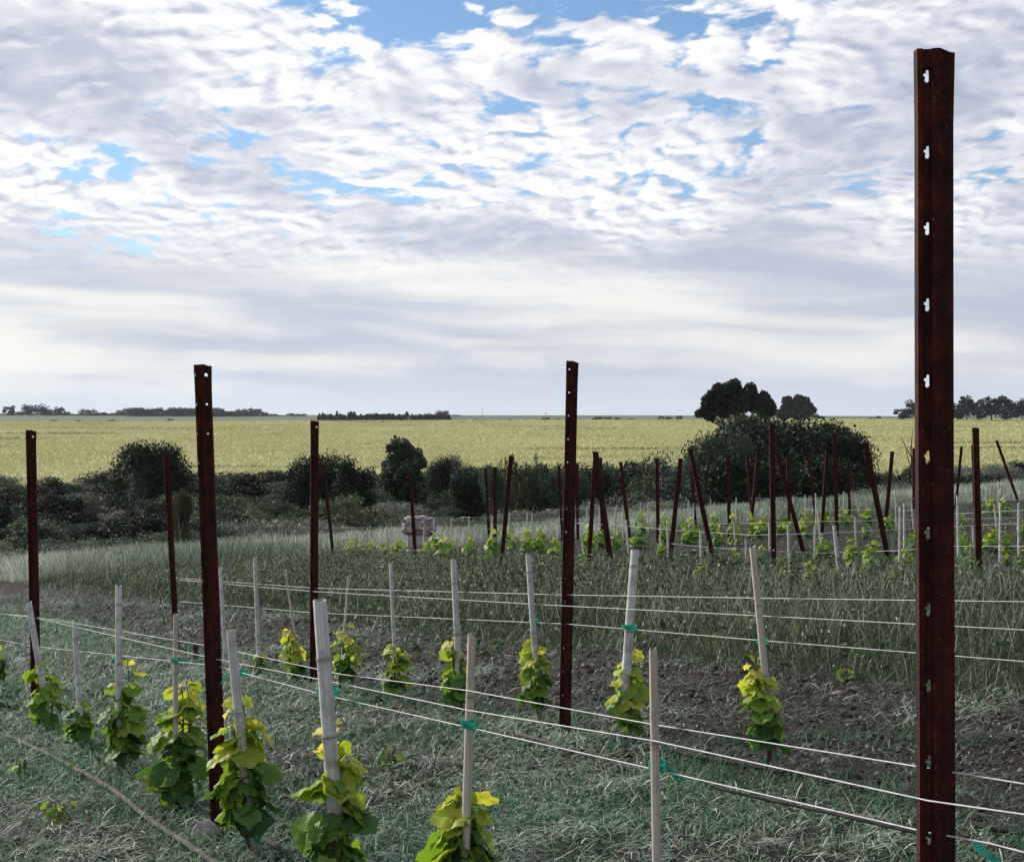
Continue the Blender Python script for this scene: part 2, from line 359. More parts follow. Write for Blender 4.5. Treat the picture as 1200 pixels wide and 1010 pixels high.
def stuff(name, label, cat, m, parts):
    off = 0; Vs = []; Fs = []; Rs = []
    for V, Fq, r in parts: Vs.append(V); Fs.append(Fq + off); Rs.append(r); off += len(V)
    o = link(name, raw_mesh(name, np.concatenate(Vs), [np.concatenate(Fs)], {'rnd': np.concatenate(Rs)}), m)
    return tag(o, label, cat, kind='stuff')
def vnoise(x, y, s, seed=0):
    r = np.random.default_rng(seed); out = 0
    for k in range(7):
        a = r.uniform(0, 2 * np.pi); f = s * r.uniform(.6, 2.2); ph = r.uniform(0, 6.28)
        out = out + np.sin((x * np.cos(a) + y * np.sin(a)) * f + ph)
    return out / 7 * 1.6
def scatter(n, y0, y1, pw, x0=-.40, x1=.40, pad=.6):
    """n points, density falling with distance like y**-pw per area"""
    u = rng.random(n); e = 2 - pw
    y = (y0 ** e + u * (y1 ** e - y0 ** e)) ** (1 / e) if abs(e) > 1e-6 else y0 * (y1 / y0) ** u
    x = rng.uniform(x0, x1, n) * y + rng.uniform(-pad, pad, n)
    return x, y
def ground_pts(x, y, dz=0.0): return np.stack([x, y, H(x, y) + dz], 1)

# cut straw and weed litter lying on the mown alleys
x, y = scatter(215000, 2.3, 30, 1.3); keep = x < edge(y) + rng.normal(.1, .25, len(y)); x, y = x[keep], y[keep]
n = len(x); k = np.clip(y / 5, .6, 4) ** .55
pz = rng.uniform(0, .02, n) * k + .06 * np.clip(vnoise(x, y, 8, 3) * .6 + vnoise(x, y, 17, 6) * .5, 0, 1)
dry = .5 * vnoise(x, y, 1.6, 5) + rng.normal(0, .35, n)
rnd = np.clip(np.where(rng.random(n) < .10 + .12 * np.clip(vnoise(x, y, 4.3, 7), 0, 1), rng.uniform(.8, 1, n), .36 + .34 * dry), 0, 1)
bare = (x > edge(y) - 1.9 + .3 * vnoise(x, y, 2, 9)) & (vnoise(x, y, 2.5, 4) > -.5)
rnd = np.where(bare & (rng.random(n) < .8), rng.uniform(.0, .2, n), rnd)
keep = ~bare | (rng.random(n) < .5); x, y, rnd, pz, k = x[keep], y[keep], rnd[keep], pz[keep], k[keep]; n = len(x)
lit_ = blades(ground_pts(x, y, pz), rng.uniform(0, 6.28, n), rng.uniform(.02, .085, n) * k, rng.normal(1.25, .38, n), rng.uniform(.0022, .0056, n) * k, rnd, 3, lambda t: 1 - .5 * np.abs(2 * t - 1), droop=.5)
stuff('cut_grass_litter', 'grey dry grass clippings and crumbled soil covering the mown vineyard alleys', 'clippings', M['litter'], [lit_])
# crumbs of soil and small dry leaves between the clippings
def clods(x, y, s):
    n = len(x); O = np.array([[1, 0, 0], [-1, 0, 0], [0, 1, 0], [0, -1, 0], [0, 0, 1], [0, 0, -1]], float); T_ = np.array([[0, 2, 4], [2, 1, 4], [1, 3, 4], [3, 0, 4], [2, 0, 5], [1, 2, 5], [3, 1, 5], [0, 3, 5]])
    V = O[None] * s[:, None, None] * rng.uniform(.5, 1.3, (n, 6, 1)) + rng.normal(0, .25, (n, 6, 3)) * s[:, None, None]; V[..., 2] *= .7
    V += ground_pts(x, y, s * .3)[:, None]
    return V.reshape(-1, 3), (np.arange(n)[:, None, None] * 6 + T_[None]).reshape(-1, 3), np.repeat(rng.uniform(0, 1, n), 6)
x, y = scatter(90000, 2.5, 24, 1.3); near_strip = (x > edge(y) - 2.1) & (x < edge(y) + .1)
kp = (x < edge(y)) & (near_strip | (rng.random(len(x)) < .45)); x, y = x[kp], y[kp]
V, Ft, r_ = clods(x, y, rng.gamma(2.0, .0031, len(x)) * np.clip(y / 6, .8, 1.8))
tag(link('soil_crumbs', raw_mesh('soil_crumbs', V, [Ft], {'rnd': r_}), M['soil']), 'brown crumbs and clods of soil on the hoed ground between the vines', 'soil crumbs', kind='stuff')
# short live grass in patches, thicker along the two rows
x, y = scatter(420000, 2.3, 30, 1.25)
r1 = np.abs(x - (1.51 - .485 * y)); r2 = np.abs(x - (3.784 - .535 * y))
dn = .30 * vnoise(x, y, 2.4, 11) + .55 * vnoise(x, y, 6.5, 12) + .35 * vnoise(x, y, 14, 13) - .5 * (x > edge(y) - 1.7) + .55 * np.exp(-(r1 / .3) ** 2) + .35 * np.exp(-(r2 / .28) ** 2) + .6 * np.exp(-((x - .1) ** 2 + (y - 4.8) ** 2) / .3) + .7 * np.exp(-((x - 1.1) ** 2 / .25 + (y - 4.7) ** 2 / .12)) + .5 * np.exp(-((x + 1.9) ** 2 + (y - 6.9) ** 2) / .4)
keep = (x < edge(y) + .2) & (rng.random(len(x)) < np.clip(dn + .30, 0, .95)); x, y = x[keep], y[keep]; n = len(x); k = np.clip(y / 6, .7, 3) ** .5
gb = blades(ground_pts(x, y, -.005), rng.uniform(0, 6.28, n), rng.uniform(.03, .10, n) * k, np.abs(rng.normal(.6, .42, n)), rng.uniform(.0022, .005, n) * k, rng.beta(2, 2.4, n), 3)
stuff('short_grass', 'short blue-green grass sprouting along the vine rows and alleys', 'grass', M['grass'], [gb])
# uncut strip
def strip_pts(n, y0, y1, pw):
    x, y = scatter(n, y0, y1, pw, -.42, .42, 1.0)
    kp = (x > edge(y) + rng.normal(0, .13, n)) & ((x < blockx(y) + rng.normal(0, .5, n)) | (x < -3.2) | (rng.random(n) < .10 * (y < 34))) ; return x[kp], y[kp]
x, y = strip_pts(330000, 5.0, 40, 1.0); n = len(x); k = np.clip(y / 9, .8, 3.5) ** .6
inblk = x > blockx(y)
hgt = (.15 + .13 * rng.random(n) + .05 * vnoise(x, y, 2, 21)) * np.clip((x - edge(y)) / .6, .45, 1) * np.where(inblk, .45, 1) * np.where(y > 12, .8, 1)
hi = rng.random(n) < .15; hgt = np.where(hi, hgt * rng.uniform(1.2, 1.7, n), hgt)
rnd = np.where(hi, rng.uniform(.7, 1, n), np.clip(.36 + .17 * vnoise(x, y, 1.5, 22) + rng.normal(0, .16, n), 0, .82))
tb = blades(ground_pts(x, y, -.01), rng.uniform(0, 6.28, n), hgt, np.abs(rng.normal(.22, .2, n)), rng.uniform(.0022, .0048, n) * k, rnd, 4, lambda t: np.where(t > .7, .95 - .6 * (t - .7) / .3, .6 + .5 * t), droop=.7)
stuff('tall_grass', 'dark green uncut grass strip between the front rows and the far vines', 'grass', M['tall'], [tb])
# pale seeding grass on the brow
x, y = scatter(190000, 24, 50, .4, -.46, .46, 3)
kp = ((y > 35 + 1.5 * vnoise(x, y, .3, 33))) & (x > edge(y)) ; x, y = x[kp], y[kp]; n = len(x)
hgt = (.40 + .24 * rng.random(n) + .16 * vnoise(x, y, .9, 31) + .10 * vnoise(x, y, 2.7, 34)) * np.interp(x, [-6, -1], [1, .62]); hgt = np.maximum(hgt, .12)
pb = blades(ground_pts(x, y, -.01), rng.uniform(0, 6.28, n), hgt, np.abs(rng.normal(.22, .22, n)), rng.uniform(.008, .018, n), np.clip(.50 + .26 * vnoise(x, y, .5, 32) + .12 * vnoise(x, y, 2.2, 35) + rng.normal(0, .24, n), 0, 1), 4, lambda t: np.where(t > .62, 1.25 - .9 * (t - .62) / .38, .45 + .2 * t), droop=.6)
stuff('seeding_grass', 'pale silvery seeding grass along the brow behind the vines', 'grass', M['pale'], [pb])

# standing crop on the near part of the wheat
x, y = scatter(240000, 117, 726, 1.55, -.40, .40, 3); n = len(x)
wv = .60 + .18 * vnoise(x * .5, y * .22, .16, 61) + .12 * vnoise(x, y * .5, .5, 62) + rng.normal(0, .07, n)
stk = np.clip((vnoise(x * .30 + y * .05, y * 1.0, .16, 63) - .38) / .25, 0, 1) * (vnoise(x, y, .04, 64) > -.2); wv = wv - .6 * stk
wb = blades(ground_pts(x, y, -.05), rng.uniform(0, 6.28, n), rng.uniform(.18, .40, n) * (y / 112) ** .3, np.abs(rng.normal(.3, .2, n)), rng.uniform(.08, .18, n) * (y / 112) ** .5, np.clip(wv, 0, 1), 2)
stuff('wheat_stalks', 'pale yellow-green standing wheat filling the field', 'wheat', M['ears'], [wb])

# leaf-shaped quads, used for weeds, shrubs and trees
def leaf_cards(C, size, nrm=None, aspect=.6, rnd=None, fl=None):
    n = len(C); a = rng.normal(0, 1, (n, 3))
    if nrm is not None: a = a * .75 + nrm
    a /= np.linalg.norm(a, axis=1)[:, None]
    b = np.cross(a, rng.normal(0, 1, (n, 3))); b /= np.linalg.norm(b, axis=1)[:, None]; c = np.cross(a, b)
    s = np.asarray(size)[:, None]
    bend = a * s * .18
    V = np.stack([C - b * s, C - c * s * aspect + bend, C + b * s, C + c * s * aspect + bend], 1).reshape(-1, 3)
    Fq = np.arange(4 * n).reshape(n, 4)
    at = {'rnd': np.repeat(rng.random(n) if rnd is None else rnd, 4)}
    if fl is not None: at['fl'] = np.repeat(fl, 4)
    return V, [Fq], at
x, y = scatter(100000, 2.3, 26, 1.25); kp = (x < edge(y)) & (rng.random(len(x)) < np.clip(.45 + .5 * vnoise(x, y, 3.1, 51), .06, 1)) & ~((x > edge(y) - 1.8) & (rng.random(len(x)) < .7)); x, y = x[kp], y[kp]; n = len(x)
V, Fq, at = leaf_cards(ground_pts(x, y, rng.uniform(.004, .05, n)), rng.uniform(.004, .011, n) * np.clip(y / 6, .8, 2), np.tile([0, 0, .6], (n, 1)), .42, np.clip(.5 + .3 * vnoise(x, y, 2, 52) + rng.normal(0, .22, n), 0, 1))
tag(link('creeping_weeds', raw_mesh('creeping_weeds', V, Fq, at), M['frost']), 'pale grey-green small-leaved weeds creeping over the mown alleys', 'weeds', kind='stuff')
x, y = strip_pts(170000, 5.5, 34, 1.1); n = len(x); zt_ = np.clip((x - edge(y)) / .6, .3, 1) * np.where(x > blockx(y), .45, 1)
V, Fq, at = leaf_cards(ground_pts(x, y, zt_ * rng.uniform(.03, .30, n)), rng.uniform(.005, .014, n) * np.clip(y / 8, .8, 1.8), None, .5, np.clip(.42 + .25 * vnoise(x, y, 1.7, 53) + rng.normal(0, .25, n), 0, 1))
tag(link('meadow_leaves', raw_mesh('meadow_leaves', V, Fq, at), M['tall']), 'mixed small weed leaves and seed heads among the uncut grass', 'weeds', kind='stuff')
# broad weeds at the foot of the strip and under the rows
x, y = scatter(26000, 3.0, 26, 1.0)
w = np.exp(-((x - edge(y) - .12) / .22) ** 2) * .8 + .5 * (vnoise(x, y, 1.4, 41) > .72) * (x < edge(y)) + .35 * np.exp(-((x - (1.51 - .485 * y)) / .22) ** 2) + .35 * ((x > edge(y)) & (x < blockx(y)) & (y > 15) & (vnoise(x, y, .8, 42) > .2))
kp = rng.random(len(x)) < w; x, y = x[kp], y[kp]; n = len(x); zz = rng.uniform(.01, .10, n) + np.where(x > edge(y), rng.uniform(0, .12, n), 0) + np.where((x > edge(y)) & (y > 15), .1, 0)
V, Fq, at = leaf_cards(ground_pts(x, y, zz), rng.uniform(.012, .034, n) * np.clip(y / 7, .7, 1.3), np.tile([0, -.2, .9], (n, 1)), .5)
tag(link('ground_weeds', raw_mesh('ground_weeds', V, Fq, at), M['weed']), 'broad-leaved green weeds at the foot of the uncut grass', 'weeds', kind='stuff')

# ------------------------------------------------------------------ steel trellis posts
def hole_poly(kind):
    if kind == 'key': return [(-.0008, .0082), (.0032, .0085), (.0036, -.0055), (.0018, -.0082), (-.0018, -.0080), (-.0030, -.0050), (-.0018, -.0010), (-.0046, .0005), (-.0044, .0036), (-.0012, .0040)]
    r = .0052 if kind == 'big' else .0034
    return [(r * math.cos(a), r * 1.15 * math.sin(a)) for a in np.linspace(0, 2 * math.pi, 10, endpoint=False)]
PROF = [(-.0250, .017), (-.0250, .000), (-.0198, -.0005), (-.0175, .0040), (-.0075, .0045), (-.0052, .0003), (.0040, -.0010), (.0165, -.0006), (.0230, .003), (.0236, .013), (.0238, .030)]
def make_post(Ht, holes, wscale=1.0, seed=0, lip=True):
    """rolled open-profile post; holes: {strip index: (kind, top k only)}"""
    r = random.Random(seed); bm = bmesh.new(); pr = PROF if lip else PROF
    S_ = [0.0]
    for a, b in zip(pr, pr[1:]): S_.append(S_[-1] + math.dist(a, b))
    nz = int(round(Ht / .1)); zs = [Ht - .1 * (nz - i) for i in range(nz + 1)]; zs[0] = -.25
    for si in range(len(pr) - 1):
        s0, s1 = S_[si], S_[si + 1]
        for k in range(nz):
            z0, z1 = zs[k], zs[k + 1]
            if si in holes and k > 0 and nz - k <= holes[si][1]:
                kind = holes[si][0]
                if kind == 'mix': kind = 'big' if nz - k == 1 else 'small'
                b2 = bmesh.new(); oc = [b2.verts.new((a, b, 0)) for a, b in ((s0, z0), (s1, z0), (s1, z1), (s0, z1))]
                cx, cz = (s0 + s1) / 2, z1 - .036
                hv = [b2.verts.new((cx + a, cz + b, 0)) for a, b in hole_poly(kind)]
                es = [b2.edges.new((q[i], q[(i + 1) % len(q)])) for q in (oc, hv) for i in range(len(q))]
                bmesh.ops.triangle_fill(b2, edges=es, use_beauty=True)
                vm = {v: bm.verts.new((v.co.x, v.co.y, 0)) for v in b2.verts}
                for f in b2.faces: bm.faces.new([vm[v] for v in f.verts])
                b2.free()
            else:
                bm.faces.new([bm.verts.new((a, b, 0)) for a, b in ((s0, z0), (s1, z0), (s1, z1), (s0, z1))])
    bmesh.ops.remove_doubles(bm, verts=bm.verts, dist=1e-5)
    for v in bm.verts:
        s, z_ = v.co.x, v.co.y
        i = min(max([j for j in range(len(S_)) if S_[j] <= s + 1e-7]), len(S_) - 2); t = (s - S_[i]) / (S_[i + 1] - S_[i])
        px_ = pr[i][0] + t * (pr[i + 1][0] - pr[i][0]); py_ = pr[i][1] + t * (pr[i + 1][1] - pr[i][1])
        fl = max(0, 1 - (Ht - z_) / .09)
        px_ *= 1 + .10 * fl * (1 if px_ > 0 else .4); z_ += fl * (-.006 * (px_ > .015) + .0006 * math.sin(px_ * 60 + seed))
        v.co = (px_ * wscale, py_ * wscale + .0012 * math.sin(z_ * 7 + seed), z_)
    bmesh.ops.recalc_face_normals(bm, faces=bm.faces)
    me = bpy.data.meshes.new('steel_post'); bm.to_mesh(me); bm.free(); me.materials.append(M['rust']); return me
def put_post(me, base, top, Ht, rz=0.0, name='steel_post'):
    o = bpy.data.objects.new(name, me); COL.objects.link(o); b = Vector(base); t = Vector(top)
    d = t - b; o.location = b; q = d.to_track_quat('Z', 'Y'); o.rotation_mode = 'XYZ'
    from mathutils import Euler, Quaternion
    # keep the face towards the lane: tilt only, then spin about the post
    tilt = Vector((0, 0, 1)).rotation_difference(d.normalized())
    o.rotation_euler = (tilt @ Quaternion((0, 0, 1), rz)).to_euler(); s = d.length / Ht
    o.scale = (1, 1, s) if .8 < s < 1.25 else (1, 1, s)
    md = o.modifiers.new('sheet', 'SOLIDIFY'); md.thickness = .0024; md.offset = 0
    return o
near_posts = [   # row fn, top px, base px, holes, turn, width, label
    (row1, (1097, 57), (1101, None), {3: ('key', 30), 9: ('key', 30)}, 0.0, .93, 'rusty steel post with keyhole slots, tallest and nearest, cutting the right side of the sky'),
    (row1, (237, 427), (257, 978), {6: ('mix', 3), 1: ('small', 9), 9: ('small', 30)}, .12, 1.06, 'rusty steel post with stone at its foot behind the yellow-topped vine in the front row'),
    (row1, (36, 504), (43, 812), {6: ('big', 1)}, .25, 1.05, 'rusty steel post at the far left edge, behind the leaning thick cane'),
    (row2, (671, 423), (662, 860), {3: ('small', 30), 9: ('small', 4)}, 0.0, 1.0, 'rusty steel post with slot holes in the second row, standing alone near the middle'),
    (row2, (369, 493), (368, 808), {6: ('big', 1)}, .2, .98, 'rusty steel post in the second row behind the thick pale cane'),
    (row2, (195, 534), (208, 772), {}, .25, .9, 'thin rusty steel post leaning left at the far end of the second row'),
]
for i, (rf, tp, bp, hl, tz, ws, lab) in enumerate(near_posts):
    Y = rf(bp[0]); base = (X(bp[0], Y), Y, 0); base = (base[0], Y, Hf(base[0], Y)); top = P(tp[0], tp[1], Y)
    Ht = round(top[2] - base[2], 1)
    tag(put_post(make_post(Ht, hl, ws, i), base, top, Ht, tz), lab, 'post', 'rusty trellis posts of the two front rows')
def ord_(n): return {1: 'first', 2: 'second', 3: 'third', 4: 'fourth', 5: 'fifth', 6: 'sixth', 7: 'seventh', 8: 'eighth', 9: 'ninth', 10: 'tenth', 11: 'eleventh', 12: 'twelfth'}.get(n) or f"{n}{'th' if 10 < n % 100 < 14 else {1: 'st', 2: 'nd', 3: 'rd'}.get(n % 10, 'th')}"
far_posts = [(379,545,391,655),(480,552,487,660),(569,549,574,0),(580,547,580,0),(599,534,587,671),(655,546,659,0),(676,543,677,0),(698,529,690,664),(697,529,718,678),(704,536,706,0),(727,541,738,634),(770,537,771,636),(798,537,785,660),(809,526,838,664),(810,538,815,0),(853,536,855,633),(876,533,882,0),(889,529,879,630),(905,499,907,664),(910,528,942,648),(923,536,925,0),(947,530,956,0),(970,528,963,628),(978,507,981,627),(994,545,996,0),(1014,519,1041,654),(1046,529,1037,624),(1071,525,1071,0),(1127,523,1120,0),(1140,521,1142,0),(1144,501,1148,672),(1147,544,1153,0),(1168,516,1194,0),(1201,540,1194,0)]
def gY(px, py): return 1.042 / ((py - HZ) / F - .05 + .087 * (px - 600) / F)
fp_me = make_post(1.6, {}, 1.0, 9); ln = {0: 'standing upright', 1: 'leaning left', 2: 'leaning right'}
for i, (tx, ty, bx, by) in enumerate(far_posts):
    u = (bx - 600) / F
    Y = gY(bx, by) if by else 1094 / (582 - 156.6 * u - ty)
    Y = min(Y, 33.0); x = X(bx, Y); d = tx - bx
    o = put_post(fp_me, (x, Y, Hf(x, Y)), P(tx, ty, Y), 1.6, random.uniform(-.4, .4)); o.scale.x = o.scale.y = 1.15
    tag(o, f'rusty post of the far vineyard block, {ln[0 if abs(d) < 5 else (1 if d < 0 else 2)]}, {ord_(i + 1)} from its left end', 'post', 'rusty posts of the far vineyard block')

# ------------------------------------------------------------------ bamboo canes
def cane_mesh(L, r, seed, tan=False, nodes=.24, bend=.01, cut=.02, ns=12):
    rr = random.Random(seed); zs = []; rs = []; nd = []
    zn = rr.uniform(.05, nodes); nl = []
    while zn < L - .03: nl.append(zn); zn += nodes * rr.uniform(.85, 1.15)
    for z_ in np.linspace(-.12, L, 14): zs.append((z_, 1, 0))
    for q in nl: zs += [(q - .012, 1, 0), (q - .004, 1.03, .3), (q, 1.13, 1), (q + .003, 1.0, .8), (q + .012, .97, 0)]
    zs.sort(); b1, b2 = rr.uniform(-bend, bend), rr.uniform(-bend, bend); ph = rr.uniform(0, 3)
    pts = [(b1 * math.sin(z_ / L * 3.1 + ph) - b1 * math.sin(ph), b2 * math.sin(z_ / L * 2.4), z_) for z_, _, _ in zs]
    rad = [r * k * (1.05 - .18 * max(z_, 0) / L) for z_, k, _ in zs]
    V, Fs = tube(pts, rad, ns, cap=False); n = len(pts)
    th = np.linspace(0, 2 * np.pi, ns, endpoint=False); a0 = rr.uniform(0, 6.28)
    V[-ns:, 2] += cut * np.cos(th - a0) * .5 + np.array([rr.uniform(-.004, .004) for _ in range(ns)])
    node = np.repeat([q for _, _, q in zs], ns)
    mb = MB(); mb.add(V, Fs, node=node)
    # hollow bore: inner wall going down from the cut and a floor
    top = V[-ns:]; c = top.mean(0); inn = c + (top - c) * .72; inn[:, 2] = top[:, 2]; flo = inn - [0, 0, .05]
    i = np.arange(ns); j = (i + 1) % ns
    mb.add(np.concatenate([top, inn, flo]), [np.stack([i, j, j + ns, i + ns], 1), np.stack([i + ns, j + ns, j + 2 * ns, i + 2 * ns], 1), (i + 2 * ns)[None]], node=np.concatenate([np.full(ns, .3), np.full(ns, 1), np.full(ns, 1.3)]))
    return mb.mesh('bamboo_stake', True)
def aim(o, base, top):
    d = Vector(top) - Vector(base); o.location = base; o.rotation_euler = Vector((0, 0, 1)).rotation_difference(d.normalized()).to_euler(); return d.length
def on_row(rf, px):
    Y = rf(px); x = X(px, Y); return (x, Y, Hf(x, Y))
stakes = [  # row, top, base px, radius, tan?, label
    (row1, (34, 706), 60, .021, 0, 'thick grey bamboo cane leaning left with a dark cut top, by the left edge'),
    (row1, (29, 727), 35, .008, 0, 'thin grey stick standing beside the leftmost rusty post'),
    (row1, (88, 735), 97, .017, 0, 'short leaning bamboo cane over the smallest dark vine of the front row'),
    (row1, (138, 686), 140, .018, 0, 'straight pale bamboo cane, third of the front row, tallest at left'),
    (row1, (205, 720), 205, .0125, 1, 'thin tan bamboo cane with green tie in front of the thin leaning post'),
    (row1, (272, 738), 298, .019, 0, 'grey bamboo cane with frayed top leaning left over the yellow-topped vine'),
    (row1, (376, 703), 402, .0235, 0, 'thickest pale bamboo cane with brown band, in front of the second row post'),
    (row1, (553, 745), 541, .0118, 1, 'tan bamboo cane with hollow top over the vine at the bottom edge'),
    (row1, (765, 762), 776, .0092, 1, 'nearest tan bamboo cane with pointed split top and green tie, no vine'),
    (row2, (882, 641), 908, .015, 1, 'bamboo cane with dark broken tip leaning left, rightmost of the second row'),
    (row2, (744, 645), 728, .0225, 0, 'thick white bamboo cane leaning right with a green ribbon at its foot'),
    (row2, (619, 650), 633, .0165, 0, 'bamboo cane leaning left just left of the middle rusty post'),
    (row2, (532, 656), 539, .019, 0, 'split pale bamboo cane behind the tan hollow cane'),
    (row2, (458, 660), 465, .0125, 0, 'slim grey bamboo cane over the round vine left of centre'),
    (row2, (409, 675), 398, .0095, 1, 'thin tan bamboo cane leaning right, just right of the second row post'),
    (row2, (335, 673), 355, .009, 1, 'thin bamboo cane leaning left, just left of the second row post'),
    (row2, (299, 653), 304, .017, 0, 'upright pale bamboo cane over a small low vine in the second row'),
    (row2, (258, 665), 265, .016, 0, 'pale bamboo cane right beside the front row rusty post'),
]
stake_axis = []
for i, (rf, tp, bx, r, tan, lab) in enumerate(stakes):
    b = on_row(rf, bx); t = P(tp[0], tp[1], b[1]); L = (Vector(t) - Vector(b)).length
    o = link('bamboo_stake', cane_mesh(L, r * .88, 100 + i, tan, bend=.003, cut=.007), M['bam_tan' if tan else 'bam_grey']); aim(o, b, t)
    tag(o, lab, 'bamboo cane', 'bamboo canes of the two front rows'); stake_axis.append((Vector(b), Vector(t)))

# ------------------------------------------------------------------ grape vines
def leaf_template(n, rings):
    th = np.linspace(-np.pi, np.pi, n, endpoint=False) + np.pi / n
    def rad(t):
        t = abs(t); pk = [(0, .95), (.95, .94), (1.95, .86)]
        v = max(a * math.exp(-((t - c) / .58) ** 2) for c, a in pk); v = max(v, .80)
        if t > 2.55: v *= 1 - .62 * ((t - 2.55) / .6) ** 1.2
        return v
    r = np.array([rad(t) for t in th]); r = r * (1 + .02 * np.cos(np.arange(n) * np.pi)) if n > 16 else r
    V = [[0, 0, 0]]; vein = [1.0]
    for k in range(1, rings + 1):
        f = k / rings
        for t, q in zip(th, r):
            V.append([q * f * math.sin(t), q * f * math.cos(t), 0])
            dv = min(abs(abs(t) - c) for c in (0, .95, 1.95)); vein.append(max(0, 1 - dv / .22) if k > 0 else 1)
    V = np.array(V) * .55; V[:, 1] += .16
    i = np.arange(n); j = (i + 1) % n
    tri = np.stack([np.zeros(n, int), 1 + i, 1 + j], 1)
    quads = [np.stack([1 + k * n + i, 1 + (k + 1) * n + i, 1 + (k + 1) * n + j, 1 + k * n + j], 1) for k in range(rings - 1)]
    return V, tri, (np.concatenate(quads) if quads else np.zeros((0, 4), int)), np.array(vein)
LT_HI = leaf_template(36, 3); LT_LO = leaf_template(11, 1)
def add_leaf(mb, T, base, tip, nrm, size, age, rnd, r):
    V, tri, qd, vein = T
    y_ = Vector(tip).normalized(); z_ = Vector(nrm); z_ = (z_ - y_ * z_.dot(y_)).normalized(); x_ = y_.cross(z_)
    P_ = V.copy(); x, y = P_[:, 0], P_[:, 1]
    fold = r.uniform(.05, .40); cup = r.uniform(-.35, .55); tw = r.uniform(-.5, .5)
    P_[:, 2] = fold * np.abs(x) * .9 - cup * (y - .15) ** 2 * 1.3 - .3 * x * x + tw * x * y + .03 * np.sin(x * 19 + r.uniform(0, 6)) + .03 * np.sin(y * 17 + r.uniform(0, 6))
    Mx = np.array([x_, y_, z_]); W_ = P_ @ Mx * size + np.array(base)
    mb.add(W_, [tri, qd], age=age, rnd=rnd, vein=vein)
def grow_vine(axis, zlo, zhi, width, nleaf, T, seed, young=.35, smax=.115, lean=0.0, sparse_top=True):
    """axis(z) -> Vector local point on the cane line; leaf zone from zlo to zhi above ground"""
    r = random.Random(seed); lm = MB(); sm = MB()
    nsh = 2 if width < .14 else 3; hi = T is LT_HI
    path = [(axis(z_) + Vector((.014 * math.sin(z_ * 14 + seed), -.03 + .012 * math.cos(z_ * 11), 0))) for z_ in np.linspace(-.03, zlo + .06, 6)]
    sm.add(*tube(path, np.linspace(.010, .007, 6), 6))
    ends = []
    for s in range(nsh):
        a = r.uniform(0, 6.28); zt = zlo + (zhi - zlo) * (.98 if s == 0 else r.uniform(.55, .92)); rr = width * r.uniform(.08, .26)
        pts = []
        for t in np.linspace(0, 1, 7):
            z_ = zlo * .8 + (zt - zlo * .8) * t
            pts.append(axis(z_) + Vector((math.cos(a) * rr * math.sin(t * 2.4) + lean * t * width * .3, math.sin(a) * rr * math.sin(t * 2.4) - .02, 0)))
        sm.add(*tube(pts, np.linspace(.0055, .002, 7), 5)); ends.append(pts)
    for i in range(nleaf):
        h = ((i + r.random()) / nleaf) ** 1.12
        pts = ends[i % nsh]; q = min(h * 6, 5.999); k = int(q); pz = pts[k].lerp(pts[k + 1], q - k)
        h_abs = (pz.z - zlo) / max(zhi - zlo, .01); h_abs = min(max(h_abs, 0), 1)
        az = i * 2.4 + r.uniform(-.6, .6)
        env = (.55 + .45 * math.sin(min(h_abs * 1.25 + .25, 1.0) * math.pi * .62 + .5)) * (1 - .45 * max(0, h_abs - .6) / .4)
        size = smax * (1.06 - .48 * h_abs ** 1.6) * r.choice((.5, .75, .9, 1.0, 1.0, 1.15)) * r.uniform(.9, 1.1)
        if h_abs > .93 and r.random() < .5: size *= .6
        out = Vector((math.cos(az), math.sin(az), 0))
        L = max(.015, width * .5 * env * r.choice((.45, .7, .9, 1.0, 1.12)) * r.uniform(.85, 1.1) - size * .30)
        if hi and out.y < 0 and h_abs > .45: L *= .55; out.x += math.copysign(.5, out.x)
        up = r.uniform(-.1, .45) + .2 * h_abs
        b = pz + out * L + Vector((0, 0, up * L))
        if b.z < zlo * .8: b.z = zlo * .8 + r.random() * .04
        droop = r.uniform(.35, 1.35) * (1 - .35 * h_abs)
        tip = out * .8 + Vector((r.uniform(-.45, .45), r.uniform(-.45, .45), -droop))
        nrm = out * r.uniform(.5, 1.0) + Vector((r.uniform(-.4, .4), r.uniform(-.4, .4), r.uniform(.25, 1.0)))
        age = min(1, max(0, (h_abs - (1 - young)) / young * .5 + .42 + r.uniform(-.22, .22))) if h_abs > 1 - young else max(0, .12 + .42 * h_abs + r.uniform(-.12, .30) * (r.random() < .75))
        add_leaf(lm, T, b, tip, nrm, size, age, r.random(), r)
        if hi: sm.add(*tube([pz, pz.lerp(b, .55) + Vector((0, 0, .01)), b], [.0022, .0017, .0014], 4, False))
    return lm.mesh('foliage', True), sm.mesh('stem', True)
